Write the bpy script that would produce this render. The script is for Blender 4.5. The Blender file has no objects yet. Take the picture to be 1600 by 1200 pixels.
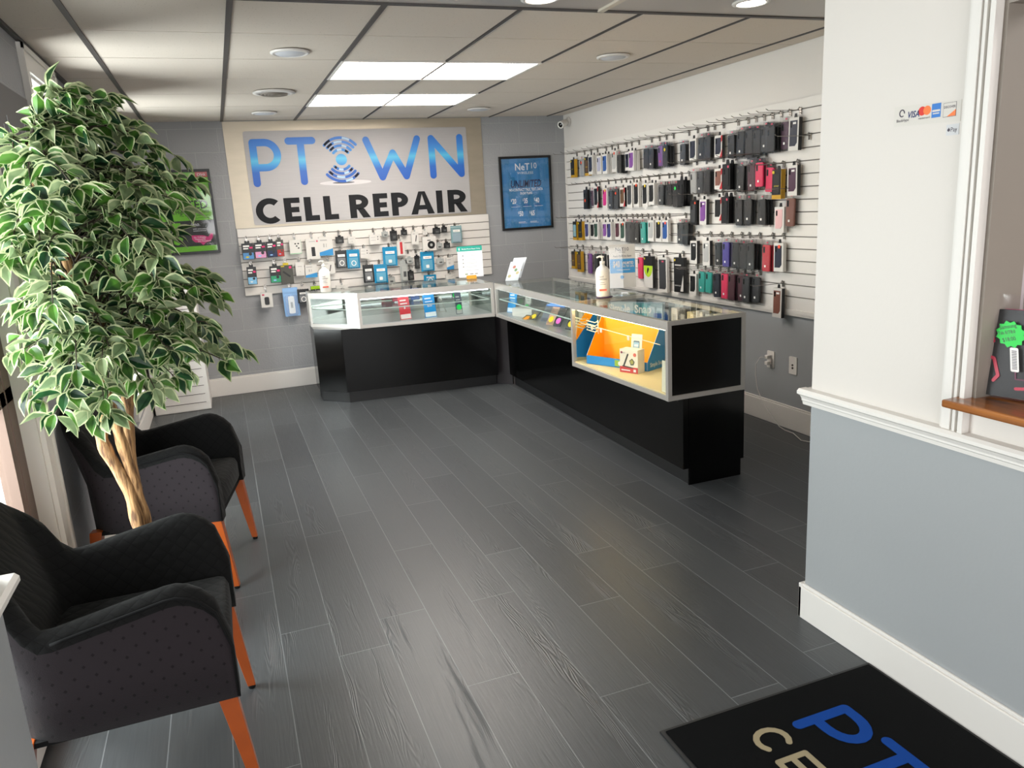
import bpy, bmesh, math, random
from mathutils import Vector, Matrix, Euler, noise
PI = math.pi
random.seed(11)
C = bpy.context.scene.collection
# ------------------------------------------------------------------ camera
cd = bpy.data.cameras.new('camera'); cam = bpy.data.objects.new('camera', cd); C.objects.link(cam)
YAW, PITCH, ROLL, FPX, EYE = .3517, .2304, -.0578, 1191.0, 1.552
fw = Vector((math.sin(YAW)*math.cos(PITCH), math.cos(YAW)*math.cos(PITCH), -math.sin(PITCH)))
r0 = Vector((math.cos(YAW), -math.sin(YAW), 0)); u0 = r0.cross(fw)
rr = math.cos(ROLL)*r0 + math.sin(ROLL)*u0; uu = -math.sin(ROLL)*r0 + math.cos(ROLL)*u0
cm = Matrix(((rr.x, uu.x, -fw.x), (rr.y, uu.y, -fw.y), (rr.z, uu.z, -fw.z))).to_4x4()
cm.translation = (0, 0, EYE); cam.matrix_world = cm
cd.sensor_width = 36; cd.sensor_fit = 'HORIZONTAL'; cd.lens = 36*FPX/1600; cd.clip_start = .02
bpy.context.scene.camera = cam
# ------------------------------------------------------------------ world, daylight, exposure
sc = bpy.context.scene
w = bpy.data.worlds.new('world'); sc.world = w; w.use_nodes = True
bg = w.node_tree.nodes['Background']; bg.inputs[0].default_value = (.97, .985, 1, 1); bg.inputs[1].default_value = 2.2
sc.view_settings.view_transform = 'Standard'; sc.view_settings.look = 'None'
sc.view_settings.gamma = 1; sc.view_settings.exposure = 0.16; sc.view_settings.use_curve_mapping = False
def area(name, loc, rot, sx, sy, power, col=(1, 1, 1), spread=PI):
    l = bpy.data.lights.new(name, 'AREA'); l.shape = 'RECTANGLE'; l.size = sx; l.size_y = sy
    l.energy = power; l.color = col; l.spread = spread
    o = bpy.data.objects.new(name, l); C.objects.link(o); o.location = loc; o.rotation_euler = rot
    return o
# daylight standing outside each window (light only, beyond the glass)
area('daylight', (-1.25, 2.5, 1.2), (0, -PI/2, 0), 1.9, 1.3, 145, (.97, .985, 1))
area('daylight', (-1.25, 4.5, 1.3), (0, -PI/2, 0), 1.9, .5, 70, (.97, .985, 1))
area('daylight', (-1.25, 6.23, 1.3), (0, -PI/2, 0), 1.9, .55, 70, (.97, .985, 1))
area('daylight', (.67, -1.5, 1.15), (PI/2, 0, 0), 1.9, 2.0, 45, (1, .985, .97))
area('office_fill', (3.2, .4, 2.36), (0, 0, 0), 1.2, .6, 34, (1, .96, .92))  # added fill light, no visible fixture; brightens the taupe opening and tablet case
PANEL_EMIT, CAN_EMIT = 17.0, 20.0
# ------------------------------------------------------------------ helpers
def lin(h):
    if isinstance(h, str):
        h = h.lstrip('#'); v = [int(h[i:i+2], 16)/255 for i in (0, 2, 4)]
        return tuple((c/12.92 if c <= .04045 else ((c+.055)/1.055)**2.4) for c in v) + (1,)
    return tuple(h) + (1,)
MATS = {}
def mat(name, col='#888888', rough=.6, metal=0, emit=0, bump=None, spec=.5, noise_amt=0, coat=0, noise_scale=8):
    if name in MATS: return MATS[name]
    m = bpy.data.materials.new(name); m.use_nodes = True; nt = m.node_tree
    b = nt.nodes['Principled BSDF']; c = lin(col)
    b.inputs['Base Color'].default_value = c; b.inputs['Roughness'].default_value = rough
    b.inputs['Metallic'].default_value = metal; b.inputs['Specular IOR Level'].default_value = spec
    b.inputs['Coat Weight'].default_value = coat
    tc = nt.nodes.new('ShaderNodeTexCoord')
    if emit:
        b.inputs['Emission Color'].default_value = c; b.inputs['Emission Strength'].default_value = emit
    if noise_amt:
        n = nt.nodes.new('ShaderNodeTexNoise'); n.inputs['Scale'].default_value = noise_scale
        nt.links.new(tc.outputs['Object'], n.inputs['Vector'])
        r = nt.nodes.new('ShaderNodeMapRange'); nt.links.new(n.outputs[0], r.inputs[0])
        r.inputs[3].default_value = 1-noise_amt; r.inputs[4].default_value = 1+noise_amt
        mx = nt.nodes.new('ShaderNodeMix'); mx.data_type = 'RGBA'; mx.blend_type = 'MULTIPLY'; mx.inputs[0].default_value = 1
        mx.inputs[6].default_value = c; nt.links.new(r.outputs[0], mx.inputs[7]); nt.links.new(mx.outputs[2], b.inputs['Base Color'])
    if bump:
        n = nt.nodes.new('ShaderNodeTexNoise'); n.inputs['Scale'].default_value = bump[0]; n.inputs['Detail'].default_value = 4
        nt.links.new(tc.outputs['Object'], n.inputs['Vector'])
        bp = nt.nodes.new('ShaderNodeBump'); bp.inputs['Strength'].default_value = bump[1]; bp.inputs['Distance'].default_value = .01
        nt.links.new(n.outputs[0], bp.inputs['Height']); nt.links.new(bp.outputs[0], b.inputs['Normal'])
    MATS[name] = m; return m
def nodes_mat(name, rough=.6, spec=.5):
    m = bpy.data.materials.new(name); m.use_nodes = True; MATS[name] = m
    nt = m.node_tree; b = nt.nodes['Principled BSDF']; b.inputs['Roughness'].default_value = rough
    b.inputs['Specular IOR Level'].default_value = spec
    tc = nt.nodes.new('ShaderNodeTexCoord'); return m, nt, b, tc
def glassy(name, tint=(1, 1, 1), f0=.06, rough=.02, haze=0.0, hazecol=(1, 1, 1), power=4.5):
    m = bpy.data.materials.new(name); m.use_nodes = True; nt = m.node_tree; nt.nodes.clear()
    o = nt.nodes.new('ShaderNodeOutputMaterial'); t = nt.nodes.new('ShaderNodeBsdfTransparent')
    t.inputs[0].default_value = (*tint, 1)
    g = nt.nodes.new('ShaderNodeBsdfGlossy'); g.inputs['Roughness'].default_value = rough
    lw = nt.nodes.new('ShaderNodeLayerWeight'); lw.inputs[0].default_value = .5
    pw = nt.nodes.new('ShaderNodeMath'); pw.operation = 'POWER'; pw.inputs[1].default_value = power; nt.links.new(lw.outputs['Facing'], pw.inputs[0])
    fr = nt.nodes.new('ShaderNodeMath'); fr.operation = 'MULTIPLY_ADD'; fr.inputs[1].default_value = .9-f0; fr.inputs[2].default_value = f0; nt.links.new(pw.outputs[0], fr.inputs[0])
    mx = nt.nodes.new('ShaderNodeMixShader'); nt.links.new(fr.outputs[0], mx.inputs[0])
    nt.links.new(t.outputs[0], mx.inputs[1]); nt.links.new(g.outputs[0], mx.inputs[2]); last = mx
    if haze:
        d = nt.nodes.new('ShaderNodeBsdfDiffuse'); d.inputs[0].default_value = (*hazecol, 1)
        m2 = nt.nodes.new('ShaderNodeMixShader'); m2.inputs[0].default_value = haze
        nt.links.new(mx.outputs[0], m2.inputs[1]); nt.links.new(d.outputs[0], m2.inputs[2]); last = m2
    nt.links.new(last.outputs[0], o.inputs[0]); MATS[name] = m; return m
class B:
    """collects solids into one mesh; y is depth, the front of flat things faces -y"""
    def __init__(s): s.bm = bmesh.new(); s.mi = 0
    def face(s, vs, smooth=False):
        try:
            f = s.bm.faces.new(vs); f.material_index = s.mi; f.smooth = smooth; return f
        except ValueError: return None
    def box(s, x0, x1, y0, y1, z0, z1, mi=None, bev=0):
        if mi is not None: s.mi = mi
        if x0 > x1: x0, x1 = x1, x0
        if y0 > y1: y0, y1 = y1, y0
        if z0 > z1: z0, z1 = z1, z0
        v = [s.bm.verts.new(p) for p in ((x0,y0,z0),(x1,y0,z0),(x1,y1,z0),(x0,y1,z0),(x0,y0,z1),(x1,y0,z1),(x1,y1,z1),(x0,y1,z1))]
        fs = [s.face([v[i] for i in q]) for q in ((3,2,1,0),(4,5,6,7),(0,1,5,4),(1,2,6,5),(2,3,7,6),(3,0,4,7))]
        if bev:
            es = list({e for f in fs for e in f.edges})
            r = bmesh.ops.bevel(s.bm, geom=es, offset=bev, segments=2, affect='EDGES', profile=.5)
            for f in r['faces']: f.material_index = s.mi
        return s
    def prism(s, pts, y0, y1, mi=None, smooth=False):
        """polygon in (x,z), extruded from y0 (front) to y1"""
        if mi is not None: s.mi = mi
        a = sum(pts[i][0]*pts[(i+1) % len(pts)][1]-pts[(i+1) % len(pts)][0]*pts[i][1] for i in range(len(pts)))
        if a < 0: pts = pts[::-1]
        f = [s.bm.verts.new((x, y0, z)) for x, z in pts]; b = [s.bm.verts.new((x, y1, z)) for x, z in pts]
        s.face(f); s.face(b[::-1])
        n = len(pts)
        for i in range(n): s.face([f[(i+1) % n], f[i], b[i], b[(i+1) % n]], smooth)
        return s
    def tube(s, path, r, mi=None, seg=8, caps=True):
        if mi is not None: s.mi = mi
        path = [Vector(p) for p in path]; n = len(path); rings = []; up = None
        for i, p in enumerate(path):
            t = (path[min(i+1, n-1)]-path[max(i-1, 0)]).normalized()
            if up is None:
                up = Vector((0, 0, 1)) if abs(t.z) < .9 else Vector((1, 0, 0))
            a = t.cross(up).normalized(); up = a.cross(t).normalized()
            ri = r[i] if isinstance(r, (list, tuple)) else r
            rings.append([s.bm.verts.new(p+(math.cos(k*2*PI/seg)*a+math.sin(k*2*PI/seg)*up)*ri) for k in range(seg)])
        for A_, B_ in zip(rings, rings[1:]):
            for k in range(seg): s.face([A_[k], A_[(k+1) % seg], B_[(k+1) % seg], B_[k]], True)
        if caps: s.face(rings[0][::-1]); s.face(rings[-1])
        return s
    def lathe(s, prof, cx=0, cy=0, seg=24, mi=None, cap=True):
        if mi is not None: s.mi = mi
        rings = [[s.bm.verts.new((cx+r*math.cos(k*2*PI/seg), cy+r*math.sin(k*2*PI/seg), z)) for k in range(seg)] for r, z in prof]
        for A_, B_ in zip(rings, rings[1:]):
            for k in range(seg): s.face([A_[k], A_[(k+1) % seg], B_[(k+1) % seg], B_[k]], True)
        if cap: s.face(rings[0][::-1]); s.face(rings[-1])
        return s
    def disc(s, cx, cz, r, y0, y1, mi=None, n=20, rz=None):
        rz = rz or r
        return s.prism([(cx+r*math.cos(i*2*PI/n), cz+rz*math.sin(i*2*PI/n)) for i in range(n)], y0, y1, mi)
    def stroke(s, pts, wd, y0, y1, mi=None, round_=True):
        """flat stroke along a polyline in (x,z)"""
        if mi is not None: s.mi = mi
        P = [Vector(p) for p in pts]; h = wd/2; s.k = getattr(s, 'k', 0)+1; y0 -= s.k*.00013
        for i in range(len(P)-1):
            d = (P[i+1]-P[i]).normalized(); n_ = Vector((-d.y, d.x))*h; yy = y0-(i % 2)*.00002
            s.prism([tuple(P[i]+n_), tuple(P[i+1]+n_), tuple(P[i+1]-n_), tuple(P[i]-n_)], yy, y1)
        for i, p in enumerate(P):
            if round_ or 0 < i < len(P)-1: s.disc(p.x, p.y, h, y0-.00004-(i % 6)*.000015, y1, n=20 if wd > .012 else 10)
        return s
    def text(s, string, x, z, size, y, mi=None, align='LEFT', bold=0, shear=0, sx=1, rot=0, depth=.0004):
        """lettering in (x,z), front at depth y"""
        if mi is not None: s.mi = mi
        cu = bpy.data.curves.new('t', 'FONT'); cu.body = string; cu.size = size; cu.align_x = align
        cu.offset = bold*size; cu.shear = shear; cu.resolution_u = 2; cu.extrude = 0
        ob = bpy.data.objects.new('t', cu); me = bpy.data.meshes.new_from_object(ob)
        c, sn = math.cos(rot), math.sin(rot); vm = {}
        for v in me.vertices:
            a, b = v.co.x*sx, v.co.y
            vm[v.index] = s.bm.verts.new((x+a*c-b*sn, y, z+a*sn+b*c))
        for p in me.polygons:
            f = s.face([vm[i] for i in p.vertices])
        bpy.data.objects.remove(ob); bpy.data.curves.remove(cu); bpy.data.meshes.remove(me)
        return s
    def xf(s, M, start=0):
        vs = list(s.bm.verts)[start:]
        bmesh.ops.transform(s.bm, matrix=M, verts=vs); return s
    def mesh(s, name, mats):
        me = bpy.data.meshes.new(name); s.bm.normal_update(); s.bm.to_mesh(me); s.bm.free()
        for m in (mats if isinstance(mats, (list, tuple)) else [mats]): me.materials.append(m)
        return me
    def build(s, name, mats, parent=None, loc=None, rot=None, bevel=0):
        o = bpy.data.objects.new(name, s.mesh(name, mats)); C.objects.link(o)
        if parent: o.parent = parent
        if loc: o.location = loc
        if rot: o.rotation_euler = rot
        if bevel:
            b = o.modifiers.new('bevel', 'BEVEL'); b.width = bevel; b.segments = 3; b.limit_method = 'ANGLE'; b.angle_limit = .6
        return o
def tag(o, label, cat, group=None, kind=None):
    o['label'] = label; o['category'] = cat
    if group: o['group'] = group
    if kind: o['kind'] = kind
    return o
def structure(o, label=None):
    o['kind'] = 'structure'
    if label: o['label'] = label
    return o
def thing(name, label, cat, loc=(0, 0, 0), rot=(0, 0, 0), group=None):
    o = bpy.data.objects.new(name, None); C.objects.link(o); o.location = loc; o.rotation_euler = rot
    o.empty_display_size = .05
    return tag(o, label, cat, group)
FACE_LEFT = (0, 0, -PI/2)     # front (-y) turned towards -X: for everything on the right walls
def rrect(x0, x1, z0, z1, r, n=4):
    o = []
    for cx, cz, a in ((x1-r, z0+r, -90), (x1-r, z1-r, 0), (x0+r, z1-r, 90), (x0+r, z0+r, 180)):
        for i in range(n+1):
            t = math.radians(a+90*i/n); o.append((cx+r*math.cos(t), cz+r*math.sin(t)))
    return o
def arc(cx, cz, rx, rz, a0, a1, n=16):
    return [(cx+rx*math.cos(math.radians(a0+(a1-a0)*i/n)), cz+rz*math.sin(math.radians(a0+(a1-a0)*i/n))) for i in range(n+1)]
# ------------------------------------------------------------------ setting materials
white = mat('white_paint', '#dedad5', .45)
wallwhite = mat('wall_white_paint', '#d3cdc7', .6, bump=(60, .05))
grey_paint = mat('grey_paint', '#9c9fa1', .45, bump=(60, .05))
black_laminate = mat('black_laminate', '#040404', .14, spec=.28, bump=(5, .03))
alu = mat('aluminium', '#bab5af', .38, metal=.55)
chrome = mat('chrome_wire', '#9a9691', .25, metal=.9)
def floor_mat():
    m, nt, b, tc = nodes_mat('dark_plank_floor', .4)
    N = nt.nodes.new; Lk = nt.links.new
    sep = N('ShaderNodeSeparateXYZ'); Lk(tc.outputs['Object'], sep.inputs[0])
    def M(op, a, b_=None, c_=None):
        n = N('ShaderNodeMath'); n.operation = op
        for i, v in enumerate((a, b_, c_)):
            if v is None: continue
            if isinstance(v, (int, float)): n.inputs[i].default_value = v
            else: Lk(v, n.inputs[i])
        return n.outputs[0]
    u = M('DIVIDE', M('SUBTRACT', sep.outputs[0], .025), .185)
    col = M('FLOOR', u); fu = M('SUBTRACT', u, col)
    # where each row of boards breaks
    ramp = N('ShaderNodeValToRGB'); ramp.color_ramp.interpolation = 'CONSTANT'
    offs = {-4: .2, -3: .7, -2: .45, -1: .9, 0: .52, 1: .27, 2: .46, 3: 1.04, 4: .43, 5: .80, 6: .2, 7: .62, 8: .35, 9: .72,
            10: .15, 11: .95, 12: .4, 13: .8, 14: .25, 15: .6, 16: 1.0, 17: .1, 18: .7}
    el = ramp.color_ramp.elements; ks = sorted(offs)
    for i, k in enumerate(ks):
        p = (k+4)/24.0+.001
        e = el[i] if i < 2 else el.new(p)
        e.position = p; v = offs[k]/1.14; e.color = (v, v, v, 1)
    rx = M('DIVIDE', M('ADD', col, 4.5), 24.0); Lk(rx, ramp.inputs[0])
    v = M('SUBTRACT', M('DIVIDE', sep.outputs[1], 1.14), ramp.outputs[0])
    row = M('FLOOR', v); fv = M('SUBTRACT', v, row)
    du = M('MULTIPLY', M('MINIMUM', fu, M('SUBTRACT', 1, fu)), .185)
    dv = M('MULTIPLY', M('MINIMUM', fv, M('SUBTRACT', 1, fv)), 1.14)
    seam = M('LESS_THAN', M('MINIMUM', du, dv), .0016)
    cmb = N('ShaderNodeCombineXYZ'); Lk(col, cmb.inputs[0]); Lk(row, cmb.inputs[1])
    wn = N('ShaderNodeTexWhiteNoise'); Lk(cmb.outputs[0], wn.inputs[0])
    # grain: stretched rings inside each board
    map_ = N('ShaderNodeCombineXYZ')
    Lk(M('ADD', M('MULTIPLY', fu, 2.6), M('MULTIPLY', wn.outputs[0], 40)), map_.inputs[0])
    Lk(M('ADD', M('MULTIPLY', sep.outputs[1], 1.1), M('MULTIPLY', wn.outputs[0], 17)), map_.inputs[1])
    n1 = N('ShaderNodeTexNoise'); n1.inputs['Scale'].default_value = 1.0; n1.inputs['Detail'].default_value = 2; Lk(map_.outputs[0], n1.inputs['Vector'])
    rings = M('SINE', M('MULTIPLY', n1.outputs[0], 150))
    n2 = N('ShaderNodeTexNoise'); n2.inputs['Scale'].default_value = .9; n2.inputs['Detail'].default_value = 3
    Lk(map_.outputs[0], n2.inputs['Vector'])
    msk = N('ShaderNodeMapRange'); Lk(n2.outputs[0], msk.inputs[0]); msk.inputs[1].default_value = .52; msk.inputs[2].default_value = .66
    n3 = N('ShaderNodeTexNoise'); n3.inputs['Scale'].default_value = 1; n3.inputs['Detail'].default_value = 6
    m3 = N('ShaderNodeCombineXYZ'); Lk(M('MULTIPLY', sep.outputs[0], 160), m3.inputs[0]); Lk(M('MULTIPLY', sep.outputs[1], 6), m3.inputs[1]); Lk(m3.outputs[0], n3.inputs['Vector'])
    g = M('MULTIPLY', M('MULTIPLY', rings, msk.outputs[0]), .5)
    val = M('ADD', M('ADD', M('MULTIPLY', wn.outputs[0], .35), M('MULTIPLY', n3.outputs[0], .5)), M('MULTIPLY', g, .35))
    cr = N('ShaderNodeValToRGB'); Lk(val, cr.inputs[0])
    cr.color_ramp.elements[0].color = lin('#2d2f32'); cr.color_ramp.elements[1].color = lin('#4f5254')
    mx = N('ShaderNodeMix'); mx.data_type = 'RGBA'; Lk(seam, mx.inputs[0]); Lk(cr.outputs[0], mx.inputs[6]); mx.inputs[7].default_value = lin('#696c6e')
    Lk(mx.outputs[2], b.inputs['Base Color'])
    rg = M('ADD', M('MULTIPLY', n3.outputs[0], .16), .30); Lk(rg, b.inputs['Roughness'])
    bp = N('ShaderNodeBump'); bp.inputs['Strength'].default_value = .35; bp.inputs['Distance'].default_value = .002
    Lk(M('ADD', M('MULTIPLY', g, 1.0), M('SUBTRACT', M('MULTIPLY', n3.outputs[0], .6), M('MULTIPLY', seam, 1.0))), bp.inputs['Height'])
    Lk(bp.outputs[0], b.inputs['Normal'])
    return m
def block_mat(name, axis, col, line, z0=.192, x0=.08):
    m, nt, b, tc = nodes_mat(name, .55)
    N = nt.nodes.new; Lk = nt.links.new
    sep = N('ShaderNodeSeparateXYZ'); Lk(tc.outputs['Object'], sep.inputs[0])
    cb = N('ShaderNodeCombineXYZ'); a1 = N('ShaderNodeMath'); a1.inputs[1].default_value = x0; Lk(sep.outputs[axis], a1.inputs[0])
    a2 = N('ShaderNodeMath'); a2.inputs[1].default_value = -z0; Lk(sep.outputs[2], a2.inputs[0])
    Lk(a1.outputs[0], cb.inputs[0]); Lk(a2.outputs[0], cb.inputs[1])
    br = N('ShaderNodeTexBrick'); Lk(cb.outputs[0], br.inputs[0])
    br.inputs['Scale'].default_value = 1; br.inputs['Brick Width'].default_value = .398; br.inputs['Row Height'].default_value = .1945
    br.inputs['Mortar Size'].default_value = .0028; br.inputs['Mortar Smooth'].default_value = .6
    br.offset = .5
    c = lin(col)
    br.inputs['Color1'].default_value = c; br.inputs['Color2'].default_value = tuple(x*.95 for x in c[:3])+(1,)
    br.inputs['Mortar'].default_value = lin(line)
    Lk(br.outputs[0], b.inputs['Base Color'])
    n = N('ShaderNodeTexNoise'); n.inputs['Scale'].default_value = 70; n.inputs['Detail'].default_value = 5; Lk(tc.outputs['Object'], n.inputs['Vector'])
    sm = N('ShaderNodeMath'); sm.operation = 'MULTIPLY_ADD'; Lk(br.outputs[1], sm.inputs[0]); sm.inputs[1].default_value = -1.2; Lk(n.outputs[0], sm.inputs[2])
    bp = N('ShaderNodeBump'); bp.inputs['Strength'].default_value = .35; bp.inputs['Distance'].default_value = .006
    Lk(sm.outputs[0], bp.inputs['Height']); Lk(bp.outputs[0], b.inputs['Normal'])
    return m
tile = nodes_mat('ceiling_tile', .9, .1)
def _tile():
    m, nt, b, tc = tile; N = nt.nodes.new
    v = N('ShaderNodeTexNoise'); v.inputs['Scale'].default_value = 130; v.inputs['Detail'].default_value = 2; nt.links.new(tc.outputs['Object'], v.inputs['Vector'])
    r = N('ShaderNodeValToRGB'); r.color_ramp.elements[0].position = .27; r.color_ramp.elements[1].position = .33
    r.color_ramp.elements[0].color = lin('#9b9185'); r.color_ramp.elements[1].color = lin('#cfc5ba')
    nt.links.new(v.outputs[0], r.inputs[0]); nt.links.new(r.outputs[0], b.inputs['Base Color'])
    return m
tile = _tile()
grid_dark = mat('ceiling_grid_metal', '#4b4644', .5, metal=.3)
block_back = block_mat('grey_block_wall', 0, '#9a9b9d', '#aaabac')
block_left = block_mat('grey_block_side', 1, '#929397', '#a3a4a7')
# ------------------------------------------------------------------ room shell
XL, XR, YB, H_, XF, YF = -.711, 3.393, 7.31, 2.388, 1.852, 2.04
b = B(); b.box(-1.3, 5.2, -1.6, 7.6, -.1, 0)
structure(b.build('floor', floor_mat()))
b = B(); b.box(-12, -1.3, -8, 16, -.3, -.15)
structure(b.build('ground', mat('pavement', '#a9a7a2', .9, noise_amt=.15, noise_scale=2)))
b = B(); b.box(-1.0, XR+.1, YB, YB+.15, 0, H_+.2)
structure(b.build('wall_back', block_back))
# left wall of painted block with three deep window openings
WIN = [(1.75, 3.17, .12, 2.12), (4.22, 4.80, .25, 2.265), (5.95, 6.52, .30, 2.265)]
b = B(); ya = 1.70
for y0, y1, z0, z1 in WIN:
    b.box(XL-.22, XL, ya, y0, 0, H_+.2); b.box(XL-.22, XL, y0, y1, 0, z0); b.box(XL-.22, XL, y0, y1, z1, H_+.2); ya = y1
b.box(XL-.22, XL, ya, YB, 0, H_+.2)
structure(b.build('wall_left', block_left))
frame_brown = mat('bronze_frame', '#6e5a50', .45, metal=.3)
winglass = glassy('window_glass', (.95, .98, .97))
for i, (y0, y1, z0, z1) in enumerate(WIN):
    rc = (.055, .12, .12)[i]
    t = bpy.data.objects.new('window_%d' % (i+1), None); C.objects.link(t); t.location = (XL, (y0+y1)/2, z0); structure(t)
    def wb(): return B()
    cy, hw, hh = 0, (y1-y0)/2, z1-z0
    p = B(); d = .012   # white reveal lining
    p.box(-.2, 0, -hw, -hw+d, 0, hh); p.box(-.2, 0, hw-d, hw, 0, hh); p.box(-.2, 0, -hw, hw, hh-d, hh); p.box(-.2, .0, -hw, hw, 0, d)
    p.build('reveal', white, t)
    p = B(); cw = .105
    for s in (-1, 1):
        a, c_ = sorted((s*hw, s*(hw+cw)))
        p.box(0, .018, a, c_, -cw*0-.1, hh+cw); p.box(.018, .026, *sorted((s*(hw+cw), s*(hw+cw-.025))), -.1, hh+cw)
    p.box(0, .018, -hw, hw, hh, hh+cw); p.box(.018, .026, -hw-cw, hw+cw, hh+cw-.025, hh+cw); p.box(0, .018, -hw, hw, -.1, 0)
    p.build('casing', white, t)
    p = B(); f = (.085, .05, .05)[i]
    p.box(-rc-.05, -rc, -hw+d, -hw+d+f, d, hh-d); p.box(-rc-.05, -rc, hw-d-f, hw-d, d, hh-d)
    p.box(-rc-.05, -rc, -hw+d, hw-d, hh-d-f, hh-d); p.box(-rc-.05, -rc, -hw+d, hw-d, d, d+f)
    if i == 0: p.box(-rc-.05, -rc, hw-d-.16, hw-d-.10, d, hh-d); p.box(-rc-.05, -rc, -hw+d, hw-d, .85, .9)
    fo = p.build('window_frame', frame_brown, t)
    p = B(); p.box(-rc-.032, -rc-.028, -hw+d+f*.5, hw-d-f*.5, d+f*.5, hh-d-f*.5); p.build('pane', winglass, fo)
# wall stub at the lower left with its own chair rail
stub = mat('stub_paint', '#9aa1a4', .5)
SX = -.51
b = B(); b.mi = 0; b.box(XL-.1, SX, -1.5, 1.70, 0, .84, 0); b.box(XL-.1, SX, -1.5, 1.70, .84, H_+.2, 1)
structure(b.build('wall_left_front', [grey_paint, wallwhite]))
RAILP = [(0, 0), (.010, 0), (.012, .012), (.017, .016), (.017, .022), (.024, .034), (.038, .042), (.038, .052), (.030, .060), (0, .060)]
def rail_mesh(name, wallx, sgn, y0, y1, z0):
    """moulded rail running along Y on a wall plane at wallx, standing out along sgn*X"""
    b = B(); n = len(RAILP)
    a = [b.bm.verts.new((wallx+sgn*p, y0, z0+q)) for p, q in RAILP]; c = [b.bm.verts.new((wallx+sgn*p, y1, z0+q)) for p, q in RAILP]
    for i in range(n): b.face([a[i], a[(i+1) % n], c[(i+1) % n], c[i]])
    b.face(a); b.face(c); bmesh.ops.recalc_face_normals(b.bm, faces=b.bm.faces)
    return structure(b.build(name, white))
rail_mesh('trim_1', SX, 1, -1.4, 1.72, .815)
rail_mesh('trim_2', XF, -1, -1.4, 2.07, .815)
b = B(); b.box(XF, 1.99, YF, YF+.03, .835, .872); structure(b.build('trim_3', white))
# right wall, grey below, white above
b = B(); b.box(XR, XR+.12, 1.9, YB+.1, 0, .80, 0); b.box(XR, XR+.12, 1.9, YB+.1, .80, H_+.2, 1)
structure(b.build('wall_right', [grey_paint, wallwhite]))
# near right wall (XF) with the service opening, and the partition behind it
OY0, OY1, OZ0, OZ1 = -.6, 1.44, .95, 1.968
b = B()
def lower_upper(b, x0, x1, y0, y1, z0, z1):
    if z0 < .83: b.box(x0, x1, y0, y1, z0, min(z1, .83), 0)
    if z1 > .83: b.box(x0, x1, y0, y1, max(z0, .83), z1, 1)
lower_upper(b, XF, XF+.13, -1.5, OY0, 0, H_+.2); lower_upper(b, XF, XF+.13, OY1, YF, 0, H_+.2)
lower_upper(b, XF, XF+.13, OY0, OY1, 0, OZ0); b.box(XF, XF+.13, OY0, OY1, OZ1, H_+.2, 1)
structure(b.build('wall_right_front', [grey_paint, wallwhite]))
taupe = mat('taupe_paint', '#8a8279', .6)
b = B(); b.box(XF+.13, 5.0, YF-.12, YF, 0, H_+.2, 0)
structure(b.build('wall_partition', [taupe]))
b = B(); b.box(4.9, 5.0, -1.5, YF, 0, H_+.2); structure(b.build('wall_office', taupe))
b = B()   # door frame seen through the opening
b.box(2.64, 2.74, YF-.14, YF-.12, 0, 2.1); b.box(2.665, 2.68, YF-.15, YF-.14, 0, 2.1); b.box(2.74, 3.5, YF-.145, YF-.12, 0, 2.05)
structure(b.build('door_1', mat('office_door_white', '#b9b2ad', .5)))
b = B()   # opening casing, moulded
for a, c_, d in ((0, .0795, .014), (.010, .036, .02), (.048, .055, .024), (.066, .08, .027)):
    b.box(XF-d, XF, OY1+.08-c_, OY1+.08-a, .874, OZ1+.0795-a)
for a, c_, d in ((0, .0795, .014), (.010, .036, .02), (.048, .055, .024), (.066, .08, .027)): b.box(XF-d, XF, OY0, OY1-.0005, OZ1+.0795-c_, OZ1+.0795-a)
structure(b.build('trim_4', white))
b = B(); b.box(XF+.001, 1.990, OY1-.012, OY1-.001, OZ0, OZ1); b.box(XF+.001, 1.990, OY0, OY1-.012, OZ1-.011, OZ1-.001)
structure(b.build('trim_8', taupe))
b = B(); b.box(1.990, 2.004, OY1-.009, OY1+.08, OZ0, OZ1+.07); b.box(1.990, 2.010, OY1+.02, OY1+.03, OZ0, OZ1+.07); b.box(1.990, 2.004, OY0, OY1-.009, OZ1, OZ1+.07)
structure(b.build('trim_9', mat('lilac_white', '#b5adb0', .5)))
b = B(); b.box(XL-.2, XL+.2, -1.65, -1.5, 0, H_+.2); b.box(1.6, 5.1, -1.65, -1.5, 0, H_+.2); b.box(-.5, 1.6, -1.65, -1.5, 2.12, H_+.2)
structure(b.build('wall_front', wallwhite))
# baseboards
def baseboard(name, pts_boxes):
    b = B()
    for bx in pts_boxes: b.box(*bx)
    return structure(b.build(name, white, bevel=.003))
baseboard('baseboard_back', [(XL, XR, YB-.015, YB, 0, .152), (XL, XR, YB-.010, YB, .152, .166)])
baseboard('baseboard_right', [(XR-.015, XR, YF, YB, 0, .142), (XR-.010, XR, YF, YB, .142, .156)])
baseboard('baseboard_right_front', [(XF-.016, XF, -1.4, YF+.016, 0, .125), (XF-.010, XF, -1.4, YF+.01, .125, .137), (XF-.016, XR, YF, YF+.016, 0, .137)])
baseboard('baseboard_left', [(XL, XL+.016, 3.28, YB, 0, .15)])
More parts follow.
